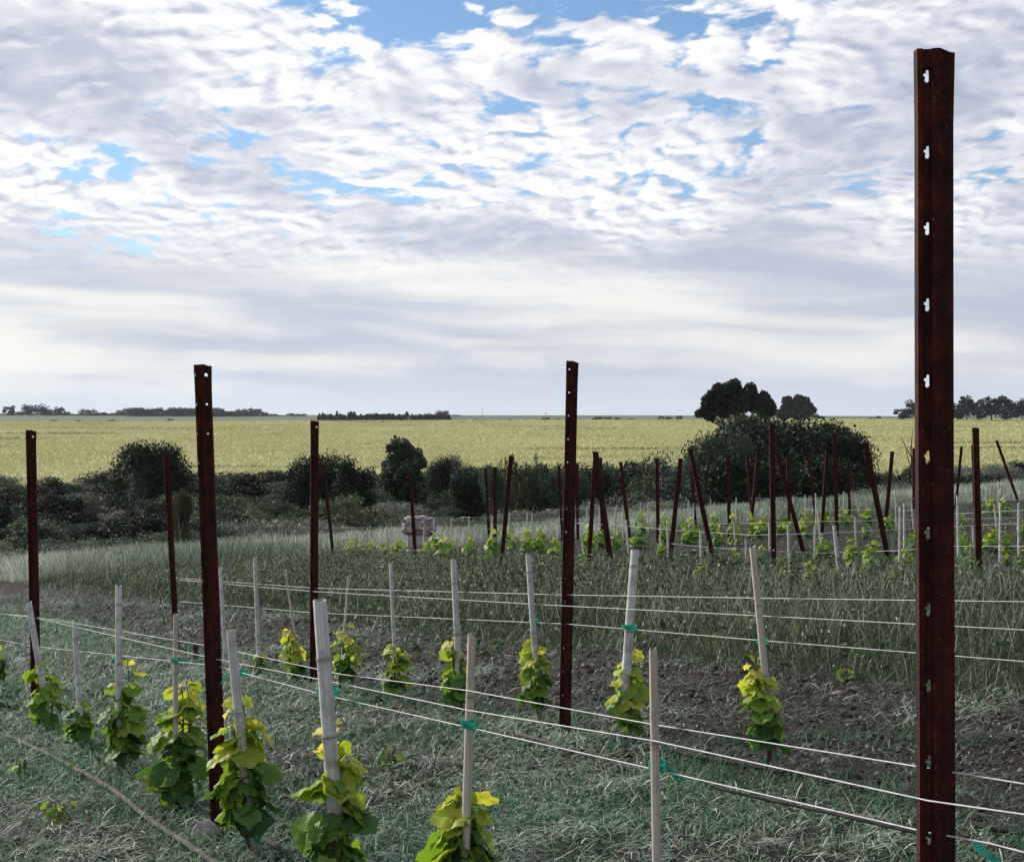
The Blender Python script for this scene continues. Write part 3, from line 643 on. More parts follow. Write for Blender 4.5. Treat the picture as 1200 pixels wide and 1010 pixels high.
vines = [   # stake index (or None), px of base, top py, bottom py of the leaves, px width, leaves, label, young
    (0, 60, 768, 862, 52, 46, 'bushy vine on the thick leaning grey cane at the left edge', .35),
    (2, 99, 815, 872, 38, 22, 'small dark low vine between two larger vines at left', .12),
    (3, 146, 776, 885, 54, 52, 'dark green vine with one yellow side shoot on the tall pale cane at left', .25),
    (4, 206, 797, 938, 76, 74, 'large full vine with big dark leaves on the thin tan cane with green tie', .36),
    (5, 291, 808, 968, 84, 66, 'yellow-topped vine hiding the foot of the front row rusty post', .58),
    (6, 400, 845, 1022, 84, 64, 'vine at the bottom edge on the thickest pale cane with brown band', .55),
    (7, 541, 925, 1055, 92, 50, 'vine cut by the bottom edge on the tan hollow cane', .60),
    (9, 899, 765, 872, 58, 40, 'vine of separate pale leaves on the cane with dark broken tip at right', .55),
    (10, 733, 755, 858, 46, 44, 'yellow-green vine on the thick white leaning cane with green ribbon', .70),
    (11, 628, 745, 824, 46, 46, 'drooping vine just left of the middle rusty post', .60),
    (12, 536, 738, 828, 44, 48, 'tall narrow vine on the split pale cane in the second row', .60),
    (13, 462, 751, 813, 40, 40, 'round two-lobed vine on the slim grey cane left of centre', .55),
    (14, 402, 729, 797, 32, 40, 'bright yellow vine just right of the second row post', .65),
    (15, 351, 735, 801, 32, 44, 'yellow-green vine just left of the second row post', .65),
    (16, 306, 764, 796, 20, 16, 'small low vine on the upright pale cane in the second row', .5),
]
for i, (si, bx, ty, by, wpx, nl, lab, young) in enumerate(vines):
    b0, t0 = stake_axis[si]; Y = b0.y; sc = F / Y
    root = empty('grape_vine', b0)
    dv = (t0 - b0); bxo = X(bx, Y) - b0.x
    ax = lambda z_, dv=dv, bxo=bxo: Vector((dv.x * z_ / dv.z + bxo * .7, dv.y * z_ / dv.z + .01 + .036 * min(1, max(0, z_ - .15) / .2), z_))
    gpy = HZ + (EYE - b0.z) * sc
    zlo = (gpy - by) / sc + .05; zhi = (gpy - ty) / sc
    zlo = max(zlo, .06)
    fm, st = grow_vine(ax, zlo, zhi, wpx / sc * .78, int(nl * .92), LT_HI, 300 + i, min(.85, young + .1), .114 if b0.y < 7.4 and i < 7 else .094)
    link('foliage', fm, M['vine'], root); link('stem', st, M['stem'], root)
    tag(root, lab, 'grape vine', 'young grape vines of the two front rows')
# one more vine half outside the left edge, and self-sown sprouts between the rows
b = on_row(row1, -4); root = empty('grape_vine', b)
fm, st = grow_vine(lambda z_: Vector((0, 0, z_)), .19, .37, .13, 26, LT_HI, 400, .45, .10)
link('foliage', fm, M['vine'], root); link('stem', st, M['stem'], root); tag(root, 'vine cut off by the left edge of the picture', 'grape vine', 'young grape vines of the two front rows')
for i, (px, py, w_, n_, lab) in enumerate([(66, 966, .13, 10, 'small vine sprout with one lit leaf in the grass at bottom left'), (28, 908, .10, 7, 'low vine sprout beside the hose at the left edge'), (458, 897, .14, 9, 'sprawling vine sprout alone in the grass between the two rows'), (990, 800, .12, 12, 'leafy weed seedling at the foot of the uncut grass on the right')]):
    Y = gY(px, py); root = empty('vine_sprout', (X(px, Y), Y, Hf(X(px, Y), Y)))
    fm, st = grow_vine(lambda z_: Vector((0, 0, z_)), .015, .07, w_, n_, LT_HI, 420 + i, .5, .055)
    link('foliage', fm, M['vine'], root); link('stem', st, M['stem'], root); tag(root, lab, 'plant sprout')

# ------------------------------------------------------------------ wires, ties, hoses
def wire(name, pts, r, m, label, cat, group=None, sag=.0, ns=6, wob=0.0, seed=0):
    rr = random.Random(seed); out = []
    for a, b in zip(pts, pts[1:]):
        a = np.array(a); b = np.array(b); k = 8
        for t in np.linspace(0, 1, k, endpoint=False):
            q = a + (b - a) * t; q[2] -= sag * 4 * t * (1 - t)
            if wob: q = q + [rr.uniform(-wob, wob), rr.uniform(-wob, wob), 0]
            out.append(q)
    out.append(np.array(pts[-1])); mb = MB(); mb.add(*tube(out, r, ns))
    return tag(mb.build(name, m, smooth=True), label, cat, group)
def rw(rf, L, d=0.0): return [P(px, py, rf(px) + d) for px, py in L]
g1 = 'wires of the front row'; g2 = 'wires of the second row'; g3 = 'wires of the far block'
wire('trellis_wire', rw(row1, [(-60, 715), (38, 722), (252, 758), (400, 790), (548, 809), (767, 849), (1088, 900), (1290, 933)], .02), .0012, M['wire'], 'upper wire of the front row, passing behind the nearest post', 'wire', g1)
wire('trellis_wire', rw(row1, [(-60, 713), (38, 723), (252, 772), (400, 801), (548, 832), (767, 868), (1088, 938), (1290, 967)], -.035), .0013, M['wire'], 'middle wire of the front row, crossing in front of the nearest post', 'wire', g1)
wire('trellis_wire', rw(row1, [(-60, 738), (38, 757), (252, 780), (384, 815), (548, 852), (770, 902), (1082, 974), (1160, 988), (1290, 1022)], .01), .0013, M['wire'], 'lowest wire of the front row, tied to the canes with green ribbon', 'wire', g1)
wire('trellis_wire', rw(row2, [(203, 677), (368, 689), (664, 697), (900, 701), (1200, 705), (1330, 707)], .02), .0016, M['wire'], 'top wire of the second row', 'wire', g2)
wire('trellis_wire', rw(row2, [(203, 679), (368, 693), (664, 710), (900, 722), (1200, 738), (1330, 745)], -.03), .0016, M['wire'], 'middle wire of the second row', 'wire', g2)
wire('trellis_wire', rw(row2, [(203, 704), (368, 718), (664, 731), (900, 751), (1200, 775), (1330, 786)], .01), .0016, M['wire'], 'lowest wire of the second row', 'wire', g2)
wire('drip_hose', rw(row1, [(606, 859), (640, 869), (672, 882)], .02), .0042, M['hose'], 'short piece of grey hose hooked on the lowest front wire near the middle post', 'hose', 'hose pieces hooked on the lowest front wire', .0)
wire('drip_hose', rw(row1, [(838, 923), (900, 937), (985, 955), (1090, 979)], .03), .0025, M['hose_dark'], 'long piece of grey hose hooked on the lowest front wire left of the nearest post', 'hose', 'hose pieces hooked on the lowest front wire')
def gl(L, dz): 
    o = []
    for px, py in L:
        Y = gY(px, py); x = X(px, Y); o.append((x, Y, Hf(x, Y) + dz))
    return o
wire('drip_hose', gl([(8, 868), (60, 893), (102, 916), (135, 936), (178, 972), (228, 1006), (262, 1030)], .030), .0105, M['hose'], 'grey drip hose lying on the ground in front of the left vines', 'hose', 'drip hoses on the ground', 0, 8, .002, 4)
wire('drip_hose', gl([(240, 955), (300, 985), (330, 1004), (380, 1040)], .024), .0075, M['hose'], 'grey drip hose on the ground behind the yellow-topped vine', 'hose', 'drip hoses on the ground', 0, 8, .004, 5)
wire('drip_hose', gl([(200, 785), (300, 806), (370, 819), (420, 826)], .02), .009, M['hose'], 'grey drip hose on the ground along the far part of the second row', 'hose', 'drip hoses on the ground', 0, 8, .006, 6)
wire('drip_hose', gl([(742, 880), (790, 886), (845, 897), (930, 912), (1010, 930)], .02), .009, M['hose_dark'], 'dark drip hose on the ground between the white cane and the right vine', 'hose', 'drip hoses on the ground', 0, 8, .008, 7)
wire('drip_hose', gl([(1135, 972), (1165, 980), (1200, 984), (1260, 990)], .02), .008, M['hose_dark'], 'dark drip hose on the ground right of the nearest post', 'hose', 'drip hoses on the ground', 0, 8, .004, 8)

def make_tie(seed, r, tails):
    rr = random.Random(seed); mb = MB(); n = 14; th = np.linspace(0, 2 * np.pi, n)
    for k in range(2):
        z0 = k * .006; V = []
        for t in th: V += [(r * math.cos(t), r * math.sin(t), z0 + .002 * math.sin(t * 2 + k)), (r * 1.06 * math.cos(t), r * 1.06 * math.sin(t), z0 + .010 + .002 * math.sin(t * 2 + k))]
        i = np.arange(n - 1) * 2; mb.add(V, [np.stack([i, i + 2, i + 3, i + 1], 1)])
    for (ax_, az_, L) in tails:
        V = []; p_ = Vector((ax_ * r, -r * 1.05, .006))
        for t in np.linspace(0, 1, 7):
            q = p_ + Vector((ax_ * L * t, -.006 * math.sin(t * 3), az_ * L * t - .012 * t * t)); w_ = .006 * (1 - .4 * t)
            V += [q + Vector((0, .002 * math.sin(t * 9), -w_)), q + Vector((0, -.002 * math.cos(t * 7), w_))]
        i = np.arange(6) * 2; mb.add(np.array([tuple(v) for v in V]), [np.stack([i, i + 2, i + 3, i + 1], 1)])
    me = mb.mesh('plastic_tie', True); return me
for i, (rf, px, py, r, tails, lab) in enumerate([
    (row1, 206, 776, .014, [(1, .4, .035)], 'green plastic tie on the thin tan cane at left'),
    (row1, 280, 791, .020, [(1, .5, .02), (-1, -.6, .03)], 'green plastic tie with hanging tail above the yellow-topped vine'),
    (row1, 384, 814, .0245, [(1, .1, .012)], 'green plastic tie on the thickest pale cane'),
    (row1, 549, 853, .0135, [(1, .1, .01)], 'green plastic tie on the tan hollow cane'),
    (row1, 770, 902, .0115, [(1, -.25, .03), (1, -.5, .022)], 'green plastic tie on the nearest cane with split top'),
    (row2, 730, 872, .024, [(1, 0, .075), (-1, -.05, .035)], 'green ribbon knotted round the foot of the thick white cane'),
    (row2, 738, 737, .0235, [], 'faded green tie halfway up the thick white cane'),
    (row2, 625, 729, .017, [(1, .1, .02)], 'green tie on the cane left of the middle rusty post'),
    (row2, 893, 754, .016, [], 'green tie halfway down the cane with dark broken tip'),
    (row2, 906, 889, .016, [(-1, .1, .03)], 'green tie at the foot of the cane with dark broken tip'),
    (row1, 297, 985, .020, [(-1, .1, .02)], 'green tie at the foot of the yellow-topped vine'),
    (row1, 137, 776, .0195, [], 'bluish green tie on the tall pale cane at left')]):
    Y = rf(px); tag(link('plastic_tie', make_tie(i, r * 1.12 + .0015, tails), M['tie'], None, P(px, py, Y)), lab, 'plant tie', 'green plastic ties')
# loose flag of tie plastic on the lowest wire, right of the nearest post
mb = MB(); V = []
for t in np.linspace(0, 1, 12):
    w_ = .0065 * math.sin(min(1, t * 2.2 + .25) * 2.0) * (1 - .5 * t)
    q = np.array([.040 * t, -.01 * math.sin(t * 3), -.030 * t ** 1.2]); V += [q + [-.2 * w_, 0, -w_], q + [.5 * w_, .006 * math.sin(t * 8), w_]]
i = np.arange(11) * 2; mb.add(V, [np.stack([i, i + 2, i + 3, i + 1], 1)])
tag(mb.build('plastic_tie', M['tie'], None, True, P(1140, 990, row1(1150))), 'loose green plastic flag on the wire right of the nearest post', 'plant tie', 'green plastic ties')

# ------------------------------------------------------------------ stones
def stone_mesh(seed, sx, sy, sz, sub=3, rough=.22):
    r = random.Random(seed); bm = bmesh.new(); bmesh.ops.create_icosphere(bm, subdivisions=sub, radius=1)
    off = [Vector((r.gauss(0, 1), r.gauss(0, 1), r.gauss(0, 1))).normalized() for _ in range(26)]; am = [r.uniform(.3, 1) for _ in off]
    for v in bm.verts:
        d = v.co.normalized(); k = 1 - rough * max(max(0, d.dot(o) - .62) * 2.2 * a for o, a in zip(off, am)) + rough * .15 * math.sin(d.x * 11 + seed) * math.sin(d.z * 9)
        v.co = Vector((d.x * sx * k, d.y * sy * k, d.z * sz * k))
    me = bpy.data.meshes.new('stone'); bm.to_mesh(me); bm.free(); return me
for i, (px, py, sx, sz, lab) in enumerate([(241, 982, .055, .05, 'grey stone at the foot of the front row rusty post'), (226, 789, .07, .035, 'rounded grey stone on the mown ground behind the left vines'), (640, 640, .05, .03, 'small stone'), (968, 893, .02, .014, 'pale pebble in the grass right of the right vine')]):
    if lab == 'small stone': continue
    Y = gY(px, py); x = X(px, Y); tag(link('stone', stone_mesh(i, sx, sx * .8, sz), M['stone'], None, (x, Y, Hf(x, Y) + sz * .3)), lab, 'stone')
Y = gY(229, 778); x = X(229, Y); mb = MB(); mb.add(*tube([(0, 0, -.05), (.005, 0, .05), (-.004, 0, .115)], [.022, .024, .02], 8)); mb.add(*tube([(0, 0, .112), (.004, 0, .13)], [.028, .021], 8))
tag(mb.build('wooden_peg', M['bark'], None, False, (x, Y, Hf(x, Y))), 'short dark wooden peg behind the rounded grey stone', 'peg')
# ragged block of rock with a darker overhanging cap
Y = 33.0; x = X(491, Y); root = empty('rock_outcrop', (x, Y, Hf(x, Y)))
bm = bmesh.new()
def rock_part(seed, sx, sy, sz, name, m, loc, rough):
    me = stone_mesh(seed, 1, 1, 1, 4, rough)
    for v in me.vertices:
        c = v.co; e = .45; c2 = Vector([math.copysign(abs(q) ** e, q) for q in c])
        h = .09 * math.sin(c2.x * 9 + seed) * math.sin(c2.z * 13 + c2.y * 5) + .05 * math.sin(c2.x * 23 + c2.z * 17)
        v.co = Vector((c2.x * sx, c2.y * sy, c2.z * sz)) * (1 + h)
    link(name, me, m, root, loc)
rock_part(21, .30, .26, .28, 'base', M['rockbase'], (.03, 0, .22), .15)
rock_part(25, .375, .32, .21, 'cap', M['rockcap'], (-.01, -.02, .61), .30)
tag(root, 'ragged rock with dark overhanging cap at the end of the far vines', 'rock')

# ------------------------------------------------------------------ far vineyard block
far_st = [(413,618,413,642),(434,616,434,642),(497,616,497,645),(509,607,509,642),(523,612,523,648),(529,607,529,640),(550,605,550,640),(577,606,577,645),(597,600,597,622),(624,601,624,640),(618,600,618,618),(655,605,653,633),(680,608,684,650),(688,595,688,614),(702,594,703,622),(722,594,719,629),(730,593,730,640),(734,610,738,665),(751,588,751,606),(760,595,760,622),(774,616,774,638),(783,610,783,663),(807,586,807,612),(813,590,813,612),(822,622,822,682),(833,585,833,606),(837,589,837,606),(861,612,862,646),(863,583,863,602),(874,632,875,655),(902,612,902,645),(924,616,926,678),(930,581,930,602),(944,580,944,600),(956,578,957,622),(955,616,955,652),(959,598,963,646),(978,616,985,677),(989,576,989,600),(1003,606,1003,642),(1004,584,1008,604),(1049,574,1051,620),(1056,594,1054,670),(1060,590,1060,645),(1068,586,1071,620),(1123,581,1123,656),(1156,568,1156,590),(1170,568,1170,595),(1166,591,1169,628),(1173,589,1172,664),(1194,589,1194,652),(1141,618,1141,642),(1211,575,1211,620)]
cn = [cane_mesh(1.0, .013, 600 + i, False, .3, .006, .02, 8) for i in range(3)]
for i, (tx, ty, bx, by) in enumerate(far_st):
    Y = min(gY(bx, by + 2), 32.0); Y = max(Y, 9); b = (X(bx, Y), Y, Hf(X(bx, Y), Y)); t = P(tx, ty, Y)
    o = link('bamboo_stake', cn[i % 3], M['bam_grey']); L = aim(o, b, t); o.scale = (1.0, 1.0, L)
    if (tx, ty) == (978, 616): o.scale.x = o.scale.y = 1.4
    tag(o, f'pale cane of the far vineyard block, {ord_(i + 1)} counted from its left end', 'bamboo cane', 'pale canes of the far vineyard block')
vt = [grow_vine(lambda z_: Vector((0, 0, z_)), .12, 1.0, .55, 40, LT_LO, 700 + k, .30, .27) for k in range(6)]
far_v = [(411,628,654,16),(424,632,652,14),(437,633,655,14),(451,630,655,16),(461,630,655,14),(470,629,656,16),(498,632,660,18),(508,620,658,22),(525,626,664,22),(550,623,662,18),(574,613,668,24),(598,615,650,16),(619,616,650,22),(634,615,650,18),(652,627,660,16),(683,644,664,12),(688,608,650,17),(702,618,642,18),(722,618,645,20),(750,596,630,15),(751,622,645,28),(733,657,682,12),(780,598,638,16),(773,633,655,14),(809,603,642,22),(822,654,688,20),(837,598,630,14),(841,610,642,16),(862,596,640,16),(863,640,672,18),(882,598,632,14),(893,600,632,20),(915,596,630,16),(945,595,632,20),(893,636,664,10),(924,609,624,12),(921,674,698,10),(953,654,695,22),(918,650,672,12),(966,625,652,22),(999,626,668,22),(1018,627,672,30),(1016,610,632,12),(1015,592,614,16),(976,664,688,10),(1044,664,696,14),(1069,620,648,20),(1063,640,668,26),(1127,598,620,14),(1129,618,645,14),(1136,636,672,26),(1162,615,648,22),(1180,617,648,18),(1160,580,602,16),(1178,581,605,16),(1197,642,674,18),(1199,608,634,14),(1178,638,664,16),(990,593,618,20),(965,592,616,16),(1040,600,625,16)]
far_v.sort()
for i, (px, ty, by, wp) in enumerate(far_v):
    Y = max(min(gY(px, by), 32.0), 9.0); sc = F / Y; x = X(px, Y); zb = Hf(x, Y)
    h = max((EYE - (ty - HZ) / sc) - zb, .22)
    root = empty('grape_vine', (x, Y, zb)); fm, st = vt[i % 6]
    root.scale = (wp / sc / .60, wp / sc / .60, h * .93); root.rotation_euler.z = random.uniform(0, 6.28)
    link('foliage', fm, M['vine'], root); link('stem', st, M['stem'], root)
    tag(root, f'young green vine of the far vineyard block, {ord_(i + 1)} counted from its left end', 'grape vine', 'young vines of the far vineyard block')
for i, (L, ya, yb, lab) in enumerate([
    ([(400, 618), (540, 619), (660, 622)], 30, 27, 'upper wire left of the middle rusty post'), ([(400, 630), (520, 630), (660, 628)], 29.5, 27, 'lower wire left of the middle rusty post'),
    ([(540, 606), (700, 609), (880, 612)], 31, 27, 'long pale wire passing behind the middle rusty post'), ([(676, 613), (742, 617), (787, 621), (837, 624), (880, 627), (960, 625), (1077, 619), (1121, 617), (1215, 612)], 22, 15, 'brightest wire, nearly level across the block'),
    ([(830, 614), (883, 613), (960, 611), (1080, 609), (1215, 606)], 24, 19, 'second bright wire above the brightest one'), ([(940, 597), (1077, 598), (1121, 602), (1215, 597)], 25, 19, 'wire among the upright posts at right'),
    ([(880, 584), (1000, 584), (1121, 585), (1215, 586)], 30, 26, 'topmost wire at right'), ([(787, 637), (837, 642), (860, 643), (960, 648)], 19, 17, 'lowest short wire in the middle'), ([(960, 648), (1054, 645), (1121, 640), (1215, 640)], 17, 13, 'lowest wire at right'),
    ([(640, 597), (760, 596), (880, 596)], 31, 29, 'thin top wire behind the leaning posts')]):
    k = len(L); wire('trellis_wire', [P(px, py, ya + (yb - ya) * j / (k - 1)) for j, (px, py) in enumerate(L)], .0028, M['wire'], 'far block wire: ' + lab, 'wire', g3)

# ------------------------------------------------------------------ shrubs and trees
def crown_mesh(name, seed, nblob, ncard, size, shape='round', fleck=False, airy=0.0, jit=.35):
    """unit crown: radius ~.5, from z=0 to z=1"""
    r = np.random.default_rng(seed); Bs = []
    for k in range(nblob):
        a = r.uniform(0, 6.28)
        if shape == 'round': z_ = r.uniform(.12, .86); q = .40 * math.sqrt(max(.05, 1 - ((z_ - .38) / .62) ** 2)); rr = r.uniform(.16, .26)
        elif shape == 'dome': z_ = r.uniform(.30, .84); q = .42 * math.sqrt(max(.02, 1 - ((z_ - .35) / .62) ** 2)); rr = r.uniform(.14, .24)
        elif shape == 'tall': z_ = r.uniform(.14, .84); q = .36 * math.sqrt(max(.05, 1 - ((z_ - .48) / .50) ** 2)); rr = r.uniform(.13, .22)
        elif shape == 'cone': z_ = r.uniform(.08, .95); q = .30 * (1 - z_); rr = .20 * (1.05 - z_) + .05
        elif shape == 'airy': z_ = r.uniform(.16, .93); q = .40 * (1 - .5 * abs(z_ - .55)); rr = r.uniform(.09, .17)
        elif shape == 'scrub': z_ = r.uniform(.1, .75); q = .40; rr = r.uniform(.14, .26)
        d = q * math.sqrt(r.random()) if shape not in ('dome', 'round') else q * r.random() ** .35
        Bs.append((d * math.cos(a), d * math.sin(a), z_, rr, r.random()))
    Bs = np.array(Bs); ix = r.integers(0, nblob, ncard)
    dirs = r.normal(0, 1, (ncard, 3)); dirs /= np.linalg.norm(dirs, axis=1)[:, None]; dirs[:, 2] *= .8
    rad = Bs[ix, 3] * (1 - .55 * r.random(ncard) ** 2) * (1 + .14 * r.normal(0, 1, ncard))
    C = Bs[ix, :3] + dirs * rad[:, None]
    C[:, 2] = np.clip(C[:, 2], .01, 1.05)
    V, Fq, at = leaf_cards(C, size * r.uniform(.6, 1.3, ncard), dirs, .62, np.clip(.5 + .35 * (Bs[ix, 4] - .5) + jit * (r.random(ncard) - .5), 0, 1), np.where((Bs[ix, 4] > .45) & (C[:, 2] > .4), r.random(ncard), 0) if fleck else None)
    return raw_mesh(name, V, Fq, at)
def limbs(seed, n, h0, spread, r0):
    r = random.Random(seed); mb = MB()
    mb.add(*tube([(0, 0, -.06), (.01, 0, h0 * .5), (-.008, .01, h0)], [r0 * 1.3, r0, r0 * .8], 7))
    for k in range(n):
        a = k * 6.28 / n + r.uniform(-.5, .5); s = spread * r.uniform(.5, 1); b = r.uniform(.5, 1)
        mb.add(*tube([(0, 0, h0 * b * .9), (math.cos(a) * s * .5, math.sin(a) * s * .5, h0 + (.8 - h0) * .4 * b), (math.cos(a) * s, math.sin(a) * s, h0 + (.86 - h0) * b)], [r0 * .6, r0 * .4, r0 * .15], 5))
    return mb.mesh('trunk', True)
PROTO = {}
def proto(key, *a, **k):
    if key not in PROTO: PROTO[key] = crown_mesh('crown', *a, **k)
    return PROTO[key]
shrub_kinds = [proto(('r', i), 50 + i, 20, 7500, .023, 'round') for i in range(4)] 
scrub_kinds = [proto(('s', i), 60 + i, 22, 6000, .019, 'scrub', jit=.6) for i in range(3)]
flower = proto('f', 70, 20, 7000, .019, 'round', True)
big_dome = [proto(('d', i), 80 + i, 60, 20000, .016, 'dome', jit=.2) for i in range(3)]
tallk = [proto(('t', i), 90 + i, 18, 6500, .023, 'tall') for i in range(2)]
loose = [proto(('l', i), 95 + i, 14, 1500, .032, 'tall', airy=1) for i in range(2)]
TR = [limbs(i, 6, .28, .36, .028) for i in range(3)]
TR_air = [limbs(20 + i, 6, .38, .34, .022) for i in range(3)]
def shrub(me, m, px, top, wpx, Y, label, group=None, cat='shrub', trunk=None, base=None, tm='bark', name=None):
    x = X(px, Y); zb = Hf(x, Y) if base is None else EYE - (base - HZ) * Y / F
    h = EYE - (top - HZ) * Y / F - zb; w_ = 1.12 * wpx * Y / F
    rz = random.uniform(0, 6.28)
    if trunk is None:
        o = bpy.data.objects.new(name or 'shrub', me); COL.objects.link(o)
        mm = me if not me.materials else None
        if mm: me.materials.append(m)
        o.material_slots[0].link = 'OBJECT'; o.material_slots[0].material = m
        o.location = (x, Y, zb); o.scale = (w_, w_ * .9, h); o.rotation_euler.z = rz
    else:
        o = empty(name or 'tree', (x, Y, zb)); o.scale = (w_, w_ * .9, h); o.rotation_euler.z = rz
        c = bpy.data.objects.new('crown', me); COL.objects.link(c); c.parent = o
        if not me.materials: me.materials.append(m)
        c.material_slots[0].link = 'OBJECT'; c.material_slots[0].material = m
        link('trunk', trunk, M[tm], o)
    return tag(o, label, cat, group)
D, GN, GY, OL, FL = M['dark_shrub'], M['green_shrub'], M['grey_shrub'], M['olive_shrub'], M['flower_shrub']
def blob_tree(bl, Y, m, ncard, size, label):
    """a tree whose crown is a set of leaf masses given in photo pixels at distance Y"""
    x0 = X(sum(b[0] for b in bl) / len(bl), Y); zb = Hf(x0, Y); r = np.random.default_rng(len(bl)); root = empty('tree', (x0, Y, zb))
    B = np.array([(X(px, Y) - x0, r.normal(0, .35) * rr * Y / F * 1.5, EYE - (py - HZ) * Y / F - zb, rr * Y / F) for px, py, rr in bl])
    sub_ = []
    for b in B:                                                # break each mass into smaller clumps
        for k in range(9):
            d = r.normal(0, 1, 3); d /= np.linalg.norm(d); sub_.append((*(b[:3] + d * b[3] * .62), b[3] * r.uniform(.36, .58)))
    B = np.array(sub_); ix = r.choice(len(B), ncard, p=B[:, 3] ** 2 / (B[:, 3] ** 2).sum())
    d = r.normal(0, 1, (ncard, 3)); d /= np.linalg.norm(d, axis=1)[:, None]
    C = B[ix, :3] + d * (B[ix, 3] * (1 - .6 * r.random(ncard) ** 2))[:, None]; tone = r.random(len(B))
    V, Fq, at = leaf_cards(C, size * r.uniform(.6, 1.3, ncard), d, .62, np.clip(.5 + .4 * (tone[ix] - .5) + .35 * (r.random(ncard) - .5), 0, 1))
    link('crown', raw_mesh('crown', V, Fq, at), m, root)
    top = B[:, 2].max(); mb = MB(); mb.add(*tube([(0, 0, -.2), (.1, 0, top * .3), (0, 0, top * .62)], [.035 * top, .028 * top, .018 * top], 8))
    for b in B[::7]: mb.add(*tube([(0, 0, top * .35), (b[0] * .5, b[1] * .5, top * .3 + b[2] * .35), tuple(b[:3])], [.018 * top, .012 * top, .004 * top], 5))
    link('trunk', mb.mesh('trunk', True), M['bark'], root)
    return tag(root, label, 'tree')
# the ones the photo singles out
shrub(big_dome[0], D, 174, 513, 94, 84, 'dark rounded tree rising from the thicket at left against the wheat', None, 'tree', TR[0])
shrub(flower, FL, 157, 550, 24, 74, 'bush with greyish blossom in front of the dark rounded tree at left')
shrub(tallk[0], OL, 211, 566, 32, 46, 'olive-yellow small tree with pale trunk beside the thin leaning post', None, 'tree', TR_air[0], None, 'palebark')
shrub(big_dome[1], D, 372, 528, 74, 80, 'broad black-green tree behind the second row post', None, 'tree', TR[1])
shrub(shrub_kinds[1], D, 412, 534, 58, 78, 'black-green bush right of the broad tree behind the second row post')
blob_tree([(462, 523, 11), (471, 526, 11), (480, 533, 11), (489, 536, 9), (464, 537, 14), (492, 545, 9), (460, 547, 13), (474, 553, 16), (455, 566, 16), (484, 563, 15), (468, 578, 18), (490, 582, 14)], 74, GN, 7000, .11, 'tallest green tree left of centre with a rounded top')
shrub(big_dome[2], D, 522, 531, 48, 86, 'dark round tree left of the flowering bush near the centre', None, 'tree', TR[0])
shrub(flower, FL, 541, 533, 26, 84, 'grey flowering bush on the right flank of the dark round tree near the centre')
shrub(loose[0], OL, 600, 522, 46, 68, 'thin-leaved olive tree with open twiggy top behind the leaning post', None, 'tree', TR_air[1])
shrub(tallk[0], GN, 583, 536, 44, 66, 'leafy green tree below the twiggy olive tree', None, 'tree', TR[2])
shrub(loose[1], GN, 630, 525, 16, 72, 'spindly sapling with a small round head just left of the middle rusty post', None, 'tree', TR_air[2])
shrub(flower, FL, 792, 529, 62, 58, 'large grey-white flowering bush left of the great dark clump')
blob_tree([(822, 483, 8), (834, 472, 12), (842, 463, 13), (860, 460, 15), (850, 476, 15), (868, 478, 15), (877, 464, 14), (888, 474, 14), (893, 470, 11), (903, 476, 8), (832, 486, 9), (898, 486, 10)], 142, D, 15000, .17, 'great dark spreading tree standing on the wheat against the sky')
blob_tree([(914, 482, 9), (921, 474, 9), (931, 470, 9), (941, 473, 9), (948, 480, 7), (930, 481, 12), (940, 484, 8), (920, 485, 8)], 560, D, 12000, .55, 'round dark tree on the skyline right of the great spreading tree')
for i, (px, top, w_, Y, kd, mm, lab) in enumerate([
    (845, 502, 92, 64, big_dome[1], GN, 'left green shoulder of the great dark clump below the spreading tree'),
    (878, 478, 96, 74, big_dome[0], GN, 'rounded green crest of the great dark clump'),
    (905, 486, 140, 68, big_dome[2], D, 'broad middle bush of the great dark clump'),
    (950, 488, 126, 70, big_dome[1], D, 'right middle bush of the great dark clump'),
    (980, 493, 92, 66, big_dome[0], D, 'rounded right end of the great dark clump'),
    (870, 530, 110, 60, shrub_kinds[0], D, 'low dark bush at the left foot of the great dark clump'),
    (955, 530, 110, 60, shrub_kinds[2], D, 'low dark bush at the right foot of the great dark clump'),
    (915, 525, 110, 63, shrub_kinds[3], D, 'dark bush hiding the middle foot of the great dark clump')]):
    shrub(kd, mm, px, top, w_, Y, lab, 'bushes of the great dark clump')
for i, (px, top, w_, Y, kd, mm) in enumerate([(552, 548, 44, 72, shrub_kinds[1], D), (572, 541, 44, 76, tallk[1], GN), (612, 543, 48, 70, shrub_kinds[2], GN), (640, 541, 50, 74, shrub_kinds[0], D), (662, 546, 50, 70, shrub_kinds[3], GN), (690, 543, 56, 73, shrub_kinds[1], D), (716, 541, 50, 76, shrub_kinds[2], GN), (742, 538, 52, 72, shrub_kinds[0], D), (766, 537, 48, 70, shrub_kinds[3], GN), (812, 541, 46, 66, shrub_kinds[1], D)]):
    shrub(kd, mm, px, top, w_ * 1.15, Y, f'tall bush of the centre hedge beside the great clump, {ord_(i + 1)} from its left end', 'tall bushes of the centre hedge')
for i, (px, top, w_) in enumerate([(1064, 482, 20), (1086, 480, 24), (1112, 479, 22), (1130, 478, 22), (1152, 477, 24), (1172, 477, 24), (1190, 474, 26), (1212, 472, 30)]):
    shrub(proto(('fr', i % 3), 130 + i % 3, 14, 800, .06, 'round'), M['far_tree'], px, top, w_, 632, f'dark low tree under the airy skyline trees at right, {ord_(i + 1)} from the left', 'low trees under the airy skyline trees', 'tree', None, 491, name='tree')
